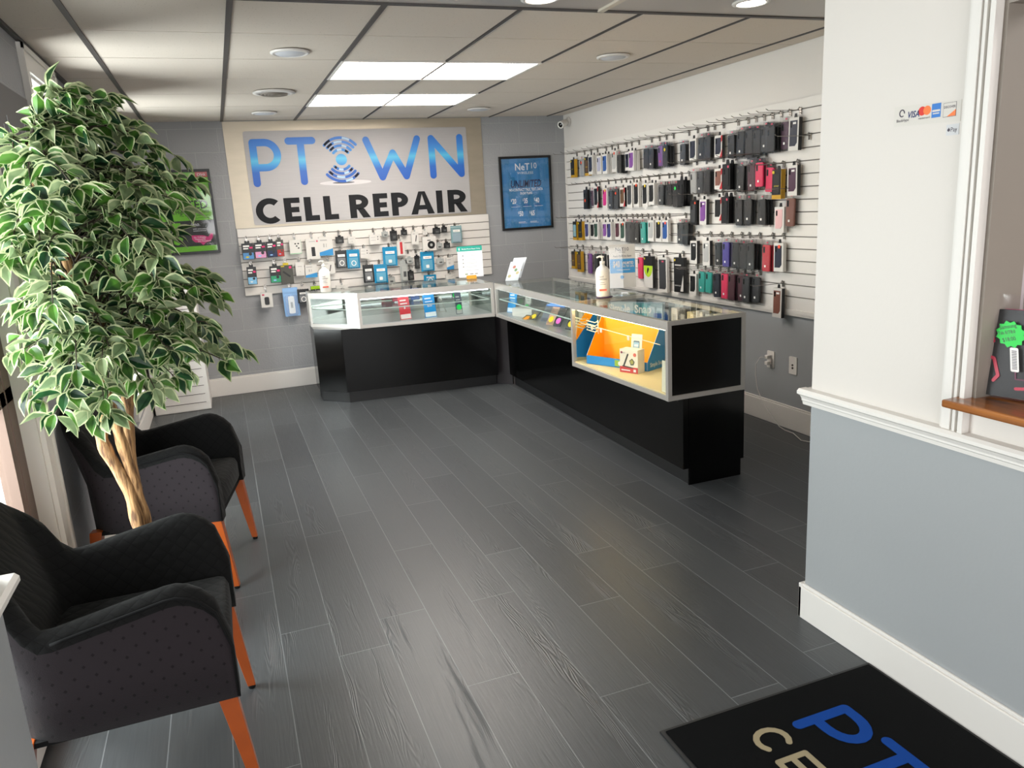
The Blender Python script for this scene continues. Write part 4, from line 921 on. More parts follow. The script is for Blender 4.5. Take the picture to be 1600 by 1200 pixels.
sanitizer('white hand sanitizer pump bottle on the left counter', .80, 6.60, .925, look(.8, 6.6))
tag((lambda b: (b.lathe([(.052, 0), (.055, .003), (.055, .006), (.0, .006)], seg=32, cap=False), b.build('coaster', mat('coaster_purple', '#4a2f52', .3), loc=(2.32, 4.47, .9285)))[1])(B()), 'round purple coaster under the pump bottle on the right counter', 'coaster')
sanitizer('white hand sanitizer pump bottle on the right counter', 2.315, 4.475, .9345, look(2.315, 4.475))
# acrylic plan sign on the right counter
t = thing('acrylic_sign', 'acrylic stand with $40 plan sheet on the right counter', 'counter sign', (2.545, 4.62, .929), (0, 0, look(2.545, 4.62, .12)))
lean = Matrix.Rotation(-.10, 4, 'X')
b = B(); b.box(-.088, .088, -.001, .001, 0, .292, 0)
b.box(-.085, .085, -.002, -.001, .10, .195, 1)
b.text('NeT10', 0, .248, .034, -.0022, 2, 'CENTER', sx=.95); b.text('WIRELESS', 0, .236, .010, -.0022, 2, 'CENTER'); b.text('Auto Refill to Save', 0, .208, .020, -.0022, 2, 'CENTER', sx=.82)
b.text('$40', -.066, .140, .060, -.0026, 0, bold=.02, sx=.52); b.text('UNLIMITED', -.004, .158, .026, -.0026, 0, bold=.03, sx=.6); b.text('TALK, TEXT, DATA', -.004, .138, .020, -.0026, 0, bold=.02, sx=.48)
b.box(-.04, .05, -.0026, -.002, .120, .123, 0); b.disc(-.005, .072, .012, -.0022, -.001, 1)
b.xf(lean @ Matrix.Translation((0, 0, .03)))
b.build('sheet', [mat('paper_warm', '#dcd2ca', .5), mat('plan_blue', '#2a93cf', .5), MATS['print_dark']], t)
b = B(); b.box(-.09, .09, -.004, -.0025, 0, .295); b.xf(lean @ Matrix.Translation((0, 0, .028))); b.prism_ = None
b.box(-.09, .09, -.05, .06, 0, .004); b.build('acrylic_stand', glassy('acrylic', (.98, .99, .99), .03, .02, .0, power=9), t)
t = thing('business_card_tray', 'small clear tray of leaflets in front of the acrylic sign', 'card tray', (2.50, 4.50, .929), (0, 0, look(2.5, 4.5, .2)))
b = B(); b.box(-.075, .075, -.03, .03, 0, .004, 0); b.prism([(-.07, 0), (.07, 0), (.07, .03), (-.07, .035)], .025, .03, 0); b.build('tray', MATS['acrylic'], t)
b = B(); b.box(-.03, .01, -.025, .022, .004, .010, 0); b.box(.02, .06, -.025, .022, .004, .008, 1); b.xf(Matrix.Rotation(.05, 4, 'Y')); b.build('leaflets', [MATS['print_white'], mat('leaf_olive', '#8a8f7c', .5)], t)
# notice on the left counter
t = thing('counter_notice', 'white notice sheet with teal header standing on the left counter', 'notice', (2.105, 6.64, .925), (0, 0, look(2.105, 6.64, .1)))
b = B(); b.box(-.112, .112, 0, .002, .012, .288, 0); b.prism(rrect(-.118, .112, .245, .290, .008), -.001, .0005, 1)
b.text('Mobile Phone Repair Policy', .012, .259, .017, -.0014, 0, 'CENTER', bold=.01, sx=.88); b.box(-.10, -.09, -.0014, -.001, .255, .276, 0)
for k in range(4): b.disc(-.065, .205-.033*k, .006, -.0006, 0, 2); b.box(-.04, .06, -.0005, 0, .207-.033*k, .2085-.033*k, 2); b.box(-.04, .045, -.0005, 0, .199-.033*k, .2005-.033*k, 2)
b.box(-.06, .07, -.0005, 0, .072, .074, 2); b.box(-.055, -.03, -.0006, 0, .035, .045, 3); b.box(-.01, .02, -.0006, 0, .036, .044, 2); b.box(.035, .06, -.0006, 0, .036, .044, 2)
b.build('sheet', [MATS['print_white'], mat('teal_header', '#1f9e8c', .5), mat('notice_ink', '#8d8b88', .5), mat('notice_olive', '#7d8a63', .5)], t)
b = B(); b.box(-.045, .045, -.03, .03, 0, .012); b.box(-.045, .045, -.006, -.003, .012, .028); b.build('stand_base', mat('base_amber', '#d79b2c', .4), t)
# brochure holder
t = thing('brochure_holder', 'clear holder with illustrated leaflets on the counter corner', 'brochure holder', (2.30, 6.13, .922), (0, 0, look(2.30, 6.13, -.05)))
sh = Matrix(((1, 0, .35, 0), (0, 1, 0, 0), (0, 0, 1, 0), (0, 0, 0, 1)))
for k, (dx, dz, hh) in enumerate(((0, 0, .16), (.018, .02, .17))):
    b = B(); b.box(-.055+dx, .055+dx, .02*k, .02*k+.002, dz, hh+dz, 0)
    for q in range(4): b.disc(-.03+.02*q+dx, .04+.025*((q*3) % 4)+dz, .013, .02*k-.0006, .02*k, 1+(q % 3), n=12)
    b.xf(sh); b.build('leaflet', [MATS['print_white'], mat('leaf_a', '#c4b98c', .5), mat('leaf_b', '#b97c6c', .5), mat('leaf_c', '#7f9c74', .5)], t)
b = B(); b.box(-.065, .075, -.012, .05, 0, .004); b.box(-.062, .062, -.012, -.010, 0, .05); b.box(.07, .075, 0, .05, 0, .13); b.xf(sh); b.build('holder', MATS['acrylic'], t)
# -- near showcase contents
ZD = .530
def look_left(a): return a
t = thing('display_tray', 'orange lined blue cardboard display tray inside the near showcase', 'display tray', (2.215, 4.135, ZD), (0, 0, math.radians(-66)))
W2, DP, HT, LIP = .235, .18, .285, .055
b = B(); b.mi = 0
b.box(-W2, W2, 0, .004, 0, LIP, 0); b.box(-W2, W2, .0, DP, 0, .004, 0); b.box(-W2+.004, W2-.004, .004, DP, .004, .006, 1)
def side(b, x0, x1, mi):   # side panel in the y-z plane
    b.mi = mi; pts = [(0, 0), (DP, 0), (DP, HT), (DP-.02, HT), (0, LIP)]
    f = [b.bm.verts.new((x0, y, z)) for y, z in pts]; g = [b.bm.verts.new((x1, y, z)) for y, z in pts]
    b.face(f[::-1] if x0 < x1 else f); b.face(g if x0 < x1 else g[::-1])
    for i in range(5): b.face([f[i], f[(i+1) % 5], g[(i+1) % 5], g[i]])
side(b, -W2-.003, -W2, 0); side(b, -W2, -W2+.003, 1); side(b, W2, W2+.003, 0); side(b, W2-.003, W2, 1)
b.box(-W2, W2, DP, DP+.003, 0, HT, 0); b.box(-W2, W2, DP-.003, DP, .004, HT, 1)
b.box(-.01, W2-.02, -.001, 0, .008, LIP-.008, 2); b.disc(.03, LIP/2, .014, -.0016, -.001, 3); b.text('Tempered', .06, LIP/2-.006, .02, -.0018, 3)
bmesh.ops.recalc_face_normals(b.bm, faces=b.bm.faces)
b.build('tray_card', [mat('tray_blue', '#1e86cf', .45), mat('tray_orange', '#fcae12', .5), mat('tray_green', '#8fb43c', .5), MATS['print_white']], t)
b = B(); b.text('Simple Snap', .005, 0, .036, 0, 0, bold=.02, sx=.8); b.xf(Matrix.Translation((W2+.0035, .02, .022)) @ Matrix.Rotation(PI/2, 4, 'Z')); b.build('side_lettering', MATS['print_white'], t)
t = thing('phone_package', 'tall white phone protector package leaning in the orange tray', 'phone package', (2.30, 4.04, ZD+.006), (-.12, 0, math.radians(-66)))
b = B(); b.prism(rrect(-.040, .040, 0, .205, .004), -.006, 0, 0); b.prism(rrect(-.023, .023, .05, .165, .008), -.007, -.006, 1); b.prism(rrect(-.020, .020, .06, .155, .003), -.0076, -.007, 2); b.text('Simple Snap', 0, .178, .013, -.0066, 1, 'CENTER')
for k in range(3): b.text('0000'[:4-k % 2], 0, .118-.026*k, .02, -.0082, 3, 'CENTER', bold=.02) if False else b.box(-.014, .014, -.0082, -.0076, .13-.03*k, .142-.03*k, 3)
b.build('package', [mat('pack_cream', '#e3dccb', .5), mat('pack_slate', '#5b6f82', .4), mat('pack_sky', '#93b6cf', .4), MATS['print_white']], t)
t = thing('charger_box', 'white LG box with red base band inside the near showcase', 'box', (2.204, 3.955, ZD), (0, 0, math.radians(-66)))
b = B(); b.box(-.066, .066, 0, .068, 0, .142, 0); b.box(-.0665, .0665, -.0008, 0, 0, .036, 1); b.box(-.0662, -.066, 0, .068, 0, .142, 0)
b.build('carton', [mat('box_cream', '#e6ddd0', .45), mat('box_red', '#c23a3a', .45)], t, bevel=.002)
b = B(); b.stroke([(-.035, .045), (-.006, .112)], .010, -.0016, 0, 0); b.stroke([(-.045, .04), (.03, .032)], .006, -.0018, 0, 0)
b.prism([(.005, .075), (.025, .09), (.043, .07), (.035, .05), (.015, .048)], -.0016, 0, 1); b.prism([(.010, .073), (.025, .084), (.037, .069), (.031, .056), (.018, .055)], -.0020, 0, 3); b.disc(-.052, .122, .007, -.0016, 0, 2); b.text('LG', -.042, .117, .013, -.0016, 0); b.disc(.045, .113, .011, -.0016, 0, 4); b.box(-.055, .01, -.0018, 0, .012, .018, 5); b.box(.035, .052, -.0018, 0, .008, .024, 5)
b.build('print', [mat('box_ink', '#3a3532', .5), mat('box_graphite', '#4d4f4a', .5), mat('box_maroon', '#8a2746', .5), mat('box_gold', '#a9a35a', .5), mat('box_coral', '#d8695a', .5), MATS['print_white']], t)
# clip rod across the tray
t = thing('clip_rod', 'thin clear rod with three white clips above the orange tray', 'display rod', (2.10, 3.93, .792), (0, 0, 0))
b = B(); b.tube([(.0, -.50, 0), (0, .45, 0)], .0022, seg=6); b.build('rod', mat('rod_cream', '#e8dcc0', .3), t)
for y in (.285, .165, -.17):
    b = B(); b.prism([(-.014, .004), (.014, .004), (.010, -.022), (-.010, -.022)], -.002, .002); b.xf(Matrix.Rotation(-PI/2, 4, 'Z')); o = b.build('clip', MATS['rod_cream'], t, loc=(-.004, y, 0))
# boxed cards at the back, with their words readable through the top
t = thing('carton_row', 'row of pale blue Simple Snap cartons at the back of the near showcase', 'cartons', (2.458, 4.315, ZD), (0, 0, math.radians(-54)))
b = B(); b.box(-.19, .19, 0, .04, 0, .365, 0); b.box(-.012, .062, -.0012, 0, .27, .365, 1); b.box(.13, .186, -.0012, 0, .27, .30, 2)
b.text('Simple', -.186, .302, .072, -.0018, 3, bold=.03, sx=.80); b.text('Snap', -.002, .300, .072, -.0018, 3, bold=.03, sx=.86)
b.build('carton', [mat('carton_pale_blue', '#8fb0c8', .5), mat('carton_teal', '#2c7f93', .5), mat('carton_royal', '#2461b4', .5), MATS['print_white']], t)
for k, (yy, hh, cc) in enumerate(((3.95, .36, 'carton_white'), (3.86, .37, 'carton_dark_grey'), (3.78, .355, 'deck_cream'), (3.69, .37, 'carton_white'), (3.60, .36, 'blister_grey'), (3.52, .37, 'pack_cream'))):
    t = thing('accessory_box', '%s narrow box, %s from left behind the near showcase mirror end' % ({'carton_white': 'white', 'carton_dark_grey': 'dark grey', 'deck_cream': 'cream', 'blister_grey': 'grey', 'pack_cream': 'ivory'}[cc], ORD[k]), 'box', (2.52, yy, ZD), FACE_LEFT, 'boxes at the back of the near showcase')
    b = B(); b.box(-.032, .032, 0, .045, 0, hh, 0); b.box(-.02, .02, -.001, 0, hh*.55, hh*.9, 1); b.build('carton', [MATS[cc], MATS['print_grey']], t)
t = thing('wire_rack', 'white wire plate rack hanging in the left end of near showcase', 'wire rack', (2.17, 4.40, .80))
b = B()
for k in range(4): b.tube([(.02, .06, -.02*k), (.0, .04, -.02*k-.006), (.0, -.08, -.02*k-.006), (.01, -.10, -.02*k+.004)], .003, seg=6)
b.tube([(.012, -.10, .012), (.012, -.10, -.075)], .003, seg=6); b.build('rack', mat('rack_cream', '#efe6cf', .35), t)
t = thing('card_stand', 'small cream zigzag card stand in the near corner of showcase', 'card stand', (2.16, 3.43, ZD))
b = B()
for k in range(3):
    b.prism([(-.03, .05*k+.01), (.03, .05*k+.045), (.032, .05*k+.042), (-.028, .05*k+.007)], -.03, .03)
b.prism([(-.034, 0), (-.03, 0), (-.026, .17), (-.030, .17)], -.03, .03); b.build('stand', MATS['rack_cream'], t)
# -- far right showcase contents (on the deck)
ZE = .661
def card(label, x, y, z, rot, w_, h, c1, c2, tilt=-.25, star=None, nm='gift_card', cat='prepaid card', txt=None):
    t = thing(nm, label, cat, (x, y, z), (tilt, 0, rot))
    b = B(); b.box(-w_/2, w_/2, 0, .004, 0, h, 0); b.box(-w_/2+.004, w_/2-.004, -.001, 0, .005, h*.2, 1); b.box(-w_*.35, w_*.3, -.001, 0, h*.6, h*.64, 1); b.box(-w_*.35, w_*.2, -.001, 0, h*.72, h*.77, 1)
    b.build('card', [mat('c_'+c1.strip('#'), c1, .4), mat('c_'+c2.strip('#'), c2, .4)], t)
    if txt: q = B(); q.text(txt, 0, h*.42, h*.17, -.0015, 0, 'CENTER', bold=.02, sx=.8); q.build('lettering', MATS['print_white'], t)
    if star:
        q = B(); pts = [(r*math.cos(a), r*math.sin(a)) for a, r in [(k*PI/14, .026 if k % 2 else .022) for k in range(28)]]
        q.prism([(x_, z_+h*.3) for x_, z_ in pts], -.003, -.0015); q.build('star_sticker', star, t)
    return t
cyan = mat('star_green', '#14e35f', .5); yel = mat('star_yellow', '#f2cf12', .5); pnk = mat('star_pink', '#e867c8', .5); org = mat('star_orange', '#f09a1e', .5)
rotL = -PI/2+.35
t = thing('router_box', 'white device box lying in the far right showcase', 'box', (2.235, 5.76, ZE), (0, 0, rotL)); b = B(); b.box(-.12, .12, 0, .14, 0, .065, 0); b.box(-.1, .1, .02, .12, .065, .066, 1); b.build('carton', [boxwhite, MATS['print_grey']], t)
card('tall blue prepaid card standing at far end of right showcase', 2.25, 6.06, ZE, rotL, .10, .20, '#2c8fd0', '#d9e4ee', nm='prepaid_card')
card('clear pack with green star behind the white device box', 2.34, 5.93, ZE, rotL, .07, .17, '#b9bcb8', '#8a8c88', star=cyan, nm='starred_pack')
card('orange starred strip lying before the white device box', 2.20, 5.60, ZE, rotL, .09, .06, '#6f5f40', '#c99a3a', tilt=-1.1, star=org, nm='starred_pack')
card('flat pack with yellow star on the showcase deck', 2.24, 5.56, ZE+.004, rotL, .08, .09, '#4b4b4d', '#9a8c50', tilt=-.9, star=yel, nm='starred_pack')
card('large grey tablet leaning in the far right showcase', 2.29, 5.36, ZE, rotL, .17, .15, '#6f727c', '#5a5d66', tilt=-.55, nm='tablet', cat='tablet')
card('rose gold phone with yellow star in the far right showcase', 2.24, 5.22, ZE, rotL, .075, .15, '#c29a86', '#a58370', tilt=-.6, star=yel, nm='used_phone', cat='phone')
card('black phone with pink star in the far right showcase', 2.25, 5.11, ZE, rotL, .075, .15, '#1c1d20', '#3a3b40', tilt=-.6, star=pnk, nm='used_phone', cat='phone')
card('black phone with yellow star in the far right showcase', 2.26, 4.92, ZE, rotL, .075, .15, '#17181b', '#45464a', tilt=-.6, star=yel, nm='used_phone', cat='phone')
card('dark phone with green star in the far right showcase', 2.27, 4.83, ZE, rotL, .075, .15, '#24262a', '#8e9093', tilt=-.6, star=cyan, nm='used_phone', cat='phone')
card('black phone with orange star against the showcase divider', 2.28, 4.68, ZE, rotL, .075, .14, '#1b1b1d', '#45464a', tilt=-.6, star=org, nm='used_phone', cat='phone')
card('flat blue leaflet on the glass shelf of the far right showcase', 2.33, 5.30, .785, rotL, .20, .10, '#3d7fd0', '#7fa9e0', tilt=-1.35, nm='prepaid_card')
# coiled black cable
t = thing('charging_cable', 'loose black charging cable beside the grey tablet in showcase', 'cable', (2.37, 5.52, ZE+.004))
b = B(); b.tube([(.04*math.cos(k*.6)*(1+.1*math.sin(k)), .05*math.sin(k*.6), .004+.0035*k) for k in range(24)], .002, seg=5); b.build('cable', boxblack, t)
# -- left showcase contents
rotF = .20
card('dark red prepaid card on the shelf of the left showcase', 1.40, 6.62, .786, rotF, .085, .115, '#7c1f30', '#a8475a', tilt=-.05, nm='prepaid_card')
card('long red and white prepaid card at the front of left showcase', 1.405, 6.33, ZE, rotF, .10, .215, '#cf3a44', '#e6dcdc', tilt=-.18, nm='prepaid_card', txt='$')
card('navy blue prepaid card on the shelf of the left showcase', 1.56, 6.60, .786, rotF, .085, .105, '#1d3f80', '#4a6ba8', tilt=-.05, nm='prepaid_card')
card('bright blue prepaid card at the front of left showcase', 1.615, 6.30, ZE, rotF, .108, .215, '#1f8fd6', '#e2ecf4', tilt=-.18, nm='prepaid_card', txt='$20')
card('slate pack with two green stars in the left showcase', 1.87, 6.30, ZE, rotF, .062, .20, '#4c5363', '#b8bab8', tilt=-.12, star=cyan, nm='starred_pack')
card('slate pack with green star on shelf of left showcase', 1.87, 6.40, .786, rotF, .062, .10, '#4c5363', '#b8bab8', tilt=-.05, star=cyan, nm='starred_pack')
t = thing('wire_easel', 'small grey wire easel on the deck of left showcase', 'easel', (1.76, 6.52, ZE))
b = B(); b.tube([(-.05, 0, 0), (-.01, .01, .14), (0, .04, 0)], .003, seg=6); b.tube([(.05, 0, 0), (.01, .01, .14)], .003, seg=6); b.tube([(-.05, -.02, .01), (.05, -.02, .01)], .003, seg=6); b.build('easel', alu, t)
# ------------------------------------------------------------------ wall fittings
def outlet(label, y, z, plug):
    t = thing('wall_outlet', label, 'outlet', (XR, y, z), FACE_LEFT)
    b = B(); b.prism(rrect(-.036, .036, -.058, .058, .006), -.006, 0, 0); b.build('faceplate', white, t)
    b = B()
    if plug:
        for s in (-1, 1): b.prism(rrect(-.017, .017, s*.021-.014, s*.021+.014, .008), -.008, -.006, 0); b.box(-.008, -.005, -.0085, -.008, s*.021-.003, s*.021+.006, 1); b.box(.005, .008, -.0085, -.008, s*.021-.003, s*.021+.006, 1)
    else: b.disc(0, .004, .006, -.012, -.006, 1); b.disc(0, -.016, .007, -.010, -.006, 1)
    b.build('socket', [white, mat('socket_dark', '#4a4440', .5)], t)
outlet('white wall outlet with two plugged in chargers', 4.128, .436, True)
outlet('white jack plate to the right of the charger outlet', 3.910, .431, False)
for s, lab in ((1, 'upper white charger block plugged into the wall outlet'), (-1, 'lower white charger block plugged into the wall outlet')):
    b = B(); b.box(-.014, .014, -.045, -.009, s*.021-.012, s*.021+.012, bev=.003); o = b.build('charger_block', white, loc=(XR, 4.128, .436), rot=FACE_LEFT); tag(o, lab, 'charger', 'charger blocks in the wall outlet')
b = B(); b.tube([(3.345, 4.128, .457), (3.32, 4.15, .455), (3.325, 4.20, .40), (3.335, 4.215, .32), (3.345, 4.205, .22), (3.355, 4.15, .12), (3.355, 4.05, .045), (3.35, 3.98, .006), (3.39-.06, 3.90, .004), (3.33, 3.82, .004), (3.30, 3.75, .004), (3.27, 3.68, .004), (3.30, 3.62, .004), (3.36, 3.60, .004)], .0028, seg=6)
tag(b.build('phone_charger_cable', white), 'thin white cord hanging from the wall outlet to the floor', 'cord')
t = thing('security_camera', 'white security camera mounted at the top of the right wall corner', 'security camera', (3.375, 7.19, 2.32))
b = B(); b.lathe([(.045, 0), (.045, .012), (.02, .022), (.018, .03)], seg=24); b.xf(Matrix.Rotation(-PI/2, 4, 'Y')); b.build('mount', white, t, loc=(.018, 0, 0))
b = B(); b.tube([(-.01, 0, 0), (-.04, -.02, -.01), (-.06, -.03, -.02)], .014, seg=10); b.build('arm', white, t)
ax = Vector((-.85, -.45, -.28)).normalized(); q = ax.to_track_quat('Z', 'Y').to_matrix().to_4x4(); q.translation = (-.05, -.03, -.02)
b = B(); b.lathe([(.030, -.04), (.034, -.03), (.035, .055), (.033, .06), (.026, .056)], seg=24); b.xf(q); b.build('body', white, t)
b = B(); b.lathe([(.0255, .055), (.015, .060), (0, .062)], seg=20, cap=False); b.xf(q); b.build('lens', mat('lens_black', '#050506', .1), t)
# payment stickers on the near right wall
t = thing('payment_sticker', 'strip of card payment logos stuck on the near right wall', 'sticker', (XF, 1.643, 1.735), FACE_LEFT)
b = B(); b.prism([(-.107, -.028), (.107, -.036), (.107, .018), (-.107, .026)], -.0010, 0, 0)
y = -.0016
b.stroke(arc(-.080, .006, .008, .009, 0, 300, 12), .003, y, -.001, 1); b.text('BlackHype', -.098, -.017, .011, y, 1, sx=.9)
b.text('VISA', -.062, -.009, .024, y, 2, bold=.02, shear=.25, sx=.85)
b.disc(-.013+.0, .004, .012, y, -.001, 3); b.disc(.003, .004, .012, y-.0002, -.001, 4); b.text('mastercard', -.024, -.017, .008, y, 1)
b.box(.018, .046, y, -.001, -.018, .018, 5); b.box(.020, .044, y-.0003, -.001, -.003, .002, 0); b.box(.022, .042, y-.0003, -.001, -.009, -.006, 0)
b.box(.054, .093, y, -.001, -.021, .015, 1); b.box(.0548, .0922, y-.0002, -.001, -.0202, .0142, 0); b.text('DISCOVER', .056, .001, .0085, y-.0004, 1, bold=.02, sx=.88); b.prism([(.066, -.0200), (.0922, -.0200), (.0922, -.004)], y-.0004, -.001, 4)
b.build('sticker_print', [mat('sticker_base', '#cfcac3', .3), MATS['print_dark'], mat('visa_blue', '#1d2a63', .5), mat('mc_red', '#cf2a20', .5), mat('mc_orange', '#e8763a', .5), mat('amex_blue', '#2f73c0', .5)], t)
t = thing('payment_sticker', 'small Pay sticker below the strip of card payment logos', 'sticker', (XF, 1.557, 1.680), FACE_LEFT)
b = B(); b.box(-.019, .019, -.001, 0, -.014, .014, 0); b.text('Pay', -.006, -.005, .016, -.0015, 1, sx=.9); b.disc(-.0115, 0, .004, -.0015, -.001, 1); b.box(-.0118, -.0105, -.0015, -.001, .004, .006, 1)
b.build('sticker_print', [mat('sticker_pale', '#c9c9cb', .3), MATS['print_dark']], t)
# service counter shelf and the case lying on it
wood = nodes_mat('oak_shelf', .28)
def _wood():
    m, nt, b, tc = wood; N = nt.nodes.new
    mp = N('ShaderNodeMapping'); mp.inputs['Scale'].default_value = (30, 3, 30); nt.links.new(tc.outputs['Object'], mp.inputs[0])
    n = N('ShaderNodeTexNoise'); n.inputs['Scale'].default_value = 1.4; n.inputs['Detail'].default_value = 6; nt.links.new(mp.outputs[0], n.inputs[0])
    r = N('ShaderNodeValToRGB'); r.color_ramp.elements[0].position = .3; r.color_ramp.elements[0].color = lin('#5d2f10'); r.color_ramp.elements[1].position = .7; r.color_ramp.elements[1].color = lin('#a56427')
    nt.links.new(n.outputs[0], r.inputs[0]); nt.links.new(r.outputs[0], b.inputs['Base Color']); b.inputs['Coat Weight'].default_value = .5; b.inputs['Coat Roughness'].default_value = .1
    return m
wood = _wood()
b = B(); b.box(1.775, 2.25, -.55, 1.468, .952, .974, 0, bev=.005)
tag(b.build('service_counter', wood), 'varnished orange oak counter shelf in the wall opening', 'counter shelf')
t = thing('tablet_case', 'bagged black and pink rugged case with green star price sticker', 'tablet case', (1.905, 1.375, .976), (0, 0, -PI/2+.28))
tilt = Matrix.Rotation(-.10, 4, 'X') @ Matrix(((1, 0, -.15, 0), (0, 1, 0, 0), (0, 0, 1, 0), (0, 0, 0, 1)))
b = B(); b.prism(rrect(-.085, .115, .004, .235, .018, 5), 0, .020, 0, True); b.xf(tilt); b.build('case_body', mat('rugged_black', '#17191c', .45), t)
b = B(); b.prism(rrect(-.094, .106, .004, .236, .02, 5), .020, .030, 0, True); b.xf(tilt); b.build('pink_shell', mat('rugged_pink', '#c4186c', .4), t)
b = B()
for pts in ([(-.055, .20), (-.035, .195), (-.03, .150), (-.045, .142)], [(-.05, .11), (-.03, .105), (-.022, .06), (-.034, .045)], [(.02, .03), (.06, .035), (.10, .03)], [(.07, .20), (.10, .19)]): b.stroke(pts, .008, -.003, 0, 0)
b.stroke([(.02, .09), (.02, .055), (.06, .055), (.06, .12)], .003, -.002, 0, 1)
b.xf(tilt); b.build('accents', [mat('rugged_red', '#c22a48', .4), mat('rugged_plum', '#6d2748', .4)], t)
b = B(); pts = [((.036 if k % 2 else .030)*math.cos(k*PI/12)+.015, (.036 if k % 2 else .030)*math.sin(k*PI/12)+.172) for k in range(24)]
b.prism(pts, -.0105, -.0098, 0); b.text('Samsung', -.010, .182, .015, -.011, 1, rot=.25, sx=.8); b.text('Tab E/T8.0', -.014, .168, .012, -.011, 1, rot=.22, sx=.8); b.text('$18.00', -.004, .150, .015, -.011, 1, rot=.25, sx=.8)
b.xf(tilt); b.build('price_star', [mat('star_price_green', '#22c94a', .5), MATS['print_dark']], t)
b = B(); b.prism(rrect(.012, .032, .075, .138, .004), -.0105, -.0098, 0)
for k in range(12): b.box(.016, .028, -.0109, -.0105, .082+.0042*k, .084+.0042*k, 1)
b.xf(tilt); b.build('barcode_label', [stkwhite, MATS['print_dark']], t)
b = B(); n = 8
for yy in (-.009, .034):
    grid = [[b.bm.verts.new((-.105+.235*i/n, yy+.004*math.sin(i*1.7+j*2.1), 0+.275*j/n)) for i in range(n+1)] for j in range(n+1)]
    for j in range(n):
        for i in range(n): b.face([grid[j][i], grid[j][i+1], grid[j+1][i+1], grid[j+1][i]], True)
b.xf(tilt); b.build('plastic_bag', glassy('clear_bag', (.98, .97, .98), .03, .10, .012, (.85, .83, .84)), t)
# door mat
t = thing('door_mat', 'black entrance mat with blue and cream PTOWN CELL lettering', 'mat', (1.033, 1.715, 0), (0, 0, 0))
b = B(); b.box(0, .80, -1.5, 0, 0, .006); b.build('rubber_backing', mat('mat_rubber', '#1c1c1d', .6), t)
matpile = mat('mat_pile', '#101112', .95, bump=(900, .9), spec=.1); matblue = mat('mat_blue', '#1c4fa8', .95, bump=(900, .8), spec=.1); matcream = mat('mat_cream', '#b7a888', .95, bump=(900, .8), spec=.1)
b = B(); b.box(.012, .788, -1.49, -.012, .006, .012); b.build('pile', matpile, t, bevel=.003)
# letters: right is -Y, up is +X, front is +Z
MM = Matrix(((0, 0, 1, 0), (-1, 0, 0, 0), (0, -1, 0, 0), (0, 0, 0, 1)))
ML = Matrix.Translation((-1.033, -1.715, 0)) @ Matrix.Translation((0, 1.575, .0125)) @ MM
def matword(strokes, mats, wd, nm):
    b = B()
    for s_ in strokes: b.stroke(s_, wd, -.001, .001)
    b.xf(ML); b.build(nm, mats, t)
bz = 1.415
matword([[(.015, bz-.005), (.015, bz+.17), (.06, bz+.17)], [(.06+.075*math.cos(a), bz+.113+.057*math.sin(a)) for a in [PI/2-PI*k/10 for k in range(11)]], [(.06, bz+.056), (.015, bz+.056)]], matblue, .034, 'letter_p')
matword([[(.175, bz+.17), (.315, bz+.17)], [(.243, bz), (.243, bz+.165)]], matblue, .034, 'letter_t')
matword([arc(.42, bz+.085, .065, .085, 0, 360, 20)], matblue, .034, 'letter_o')
matword([[(-.0+.075+.042*math.cos(a)-.04, 1.30+.047*math.sin(a)) for a in [math.radians(50+260*k/12) for k in range(13)]]], matcream, .018, 'letter_c')
matword([[(.185, 1.347), (.115, 1.347), (.115, 1.255), (.185, 1.255)], [(.115, 1.30), (.175, 1.30)]], matcream, .018, 'letter_e')
for q in (.235, .33): matword([[(q, 1.347), (q, 1.255), (q+.065, 1.255)]], matcream, .018, 'letter_l')
# louvred cabinet in the far left corner
t = thing('louvred_cabinet', 'tall white louvred cover in the far left corner', 'cabinet', (-.455, 6.84, 0))
b = B(); b.box(-.22, .22, 0, .46, 0, 1.115, 0); b.prism(rrect(-.225, .228, 1.105, 1.132, .008), -.006, .465, 0)
b.build('body', white, t, bevel=.012)
b = B()
for k in range(13): b.box(-.185, .185, -.0015, .004, .066+.0725*k, .0705+.0725*k)
b.build('louvres', mat('slot_dark', '#4a3f3c', .8), t)
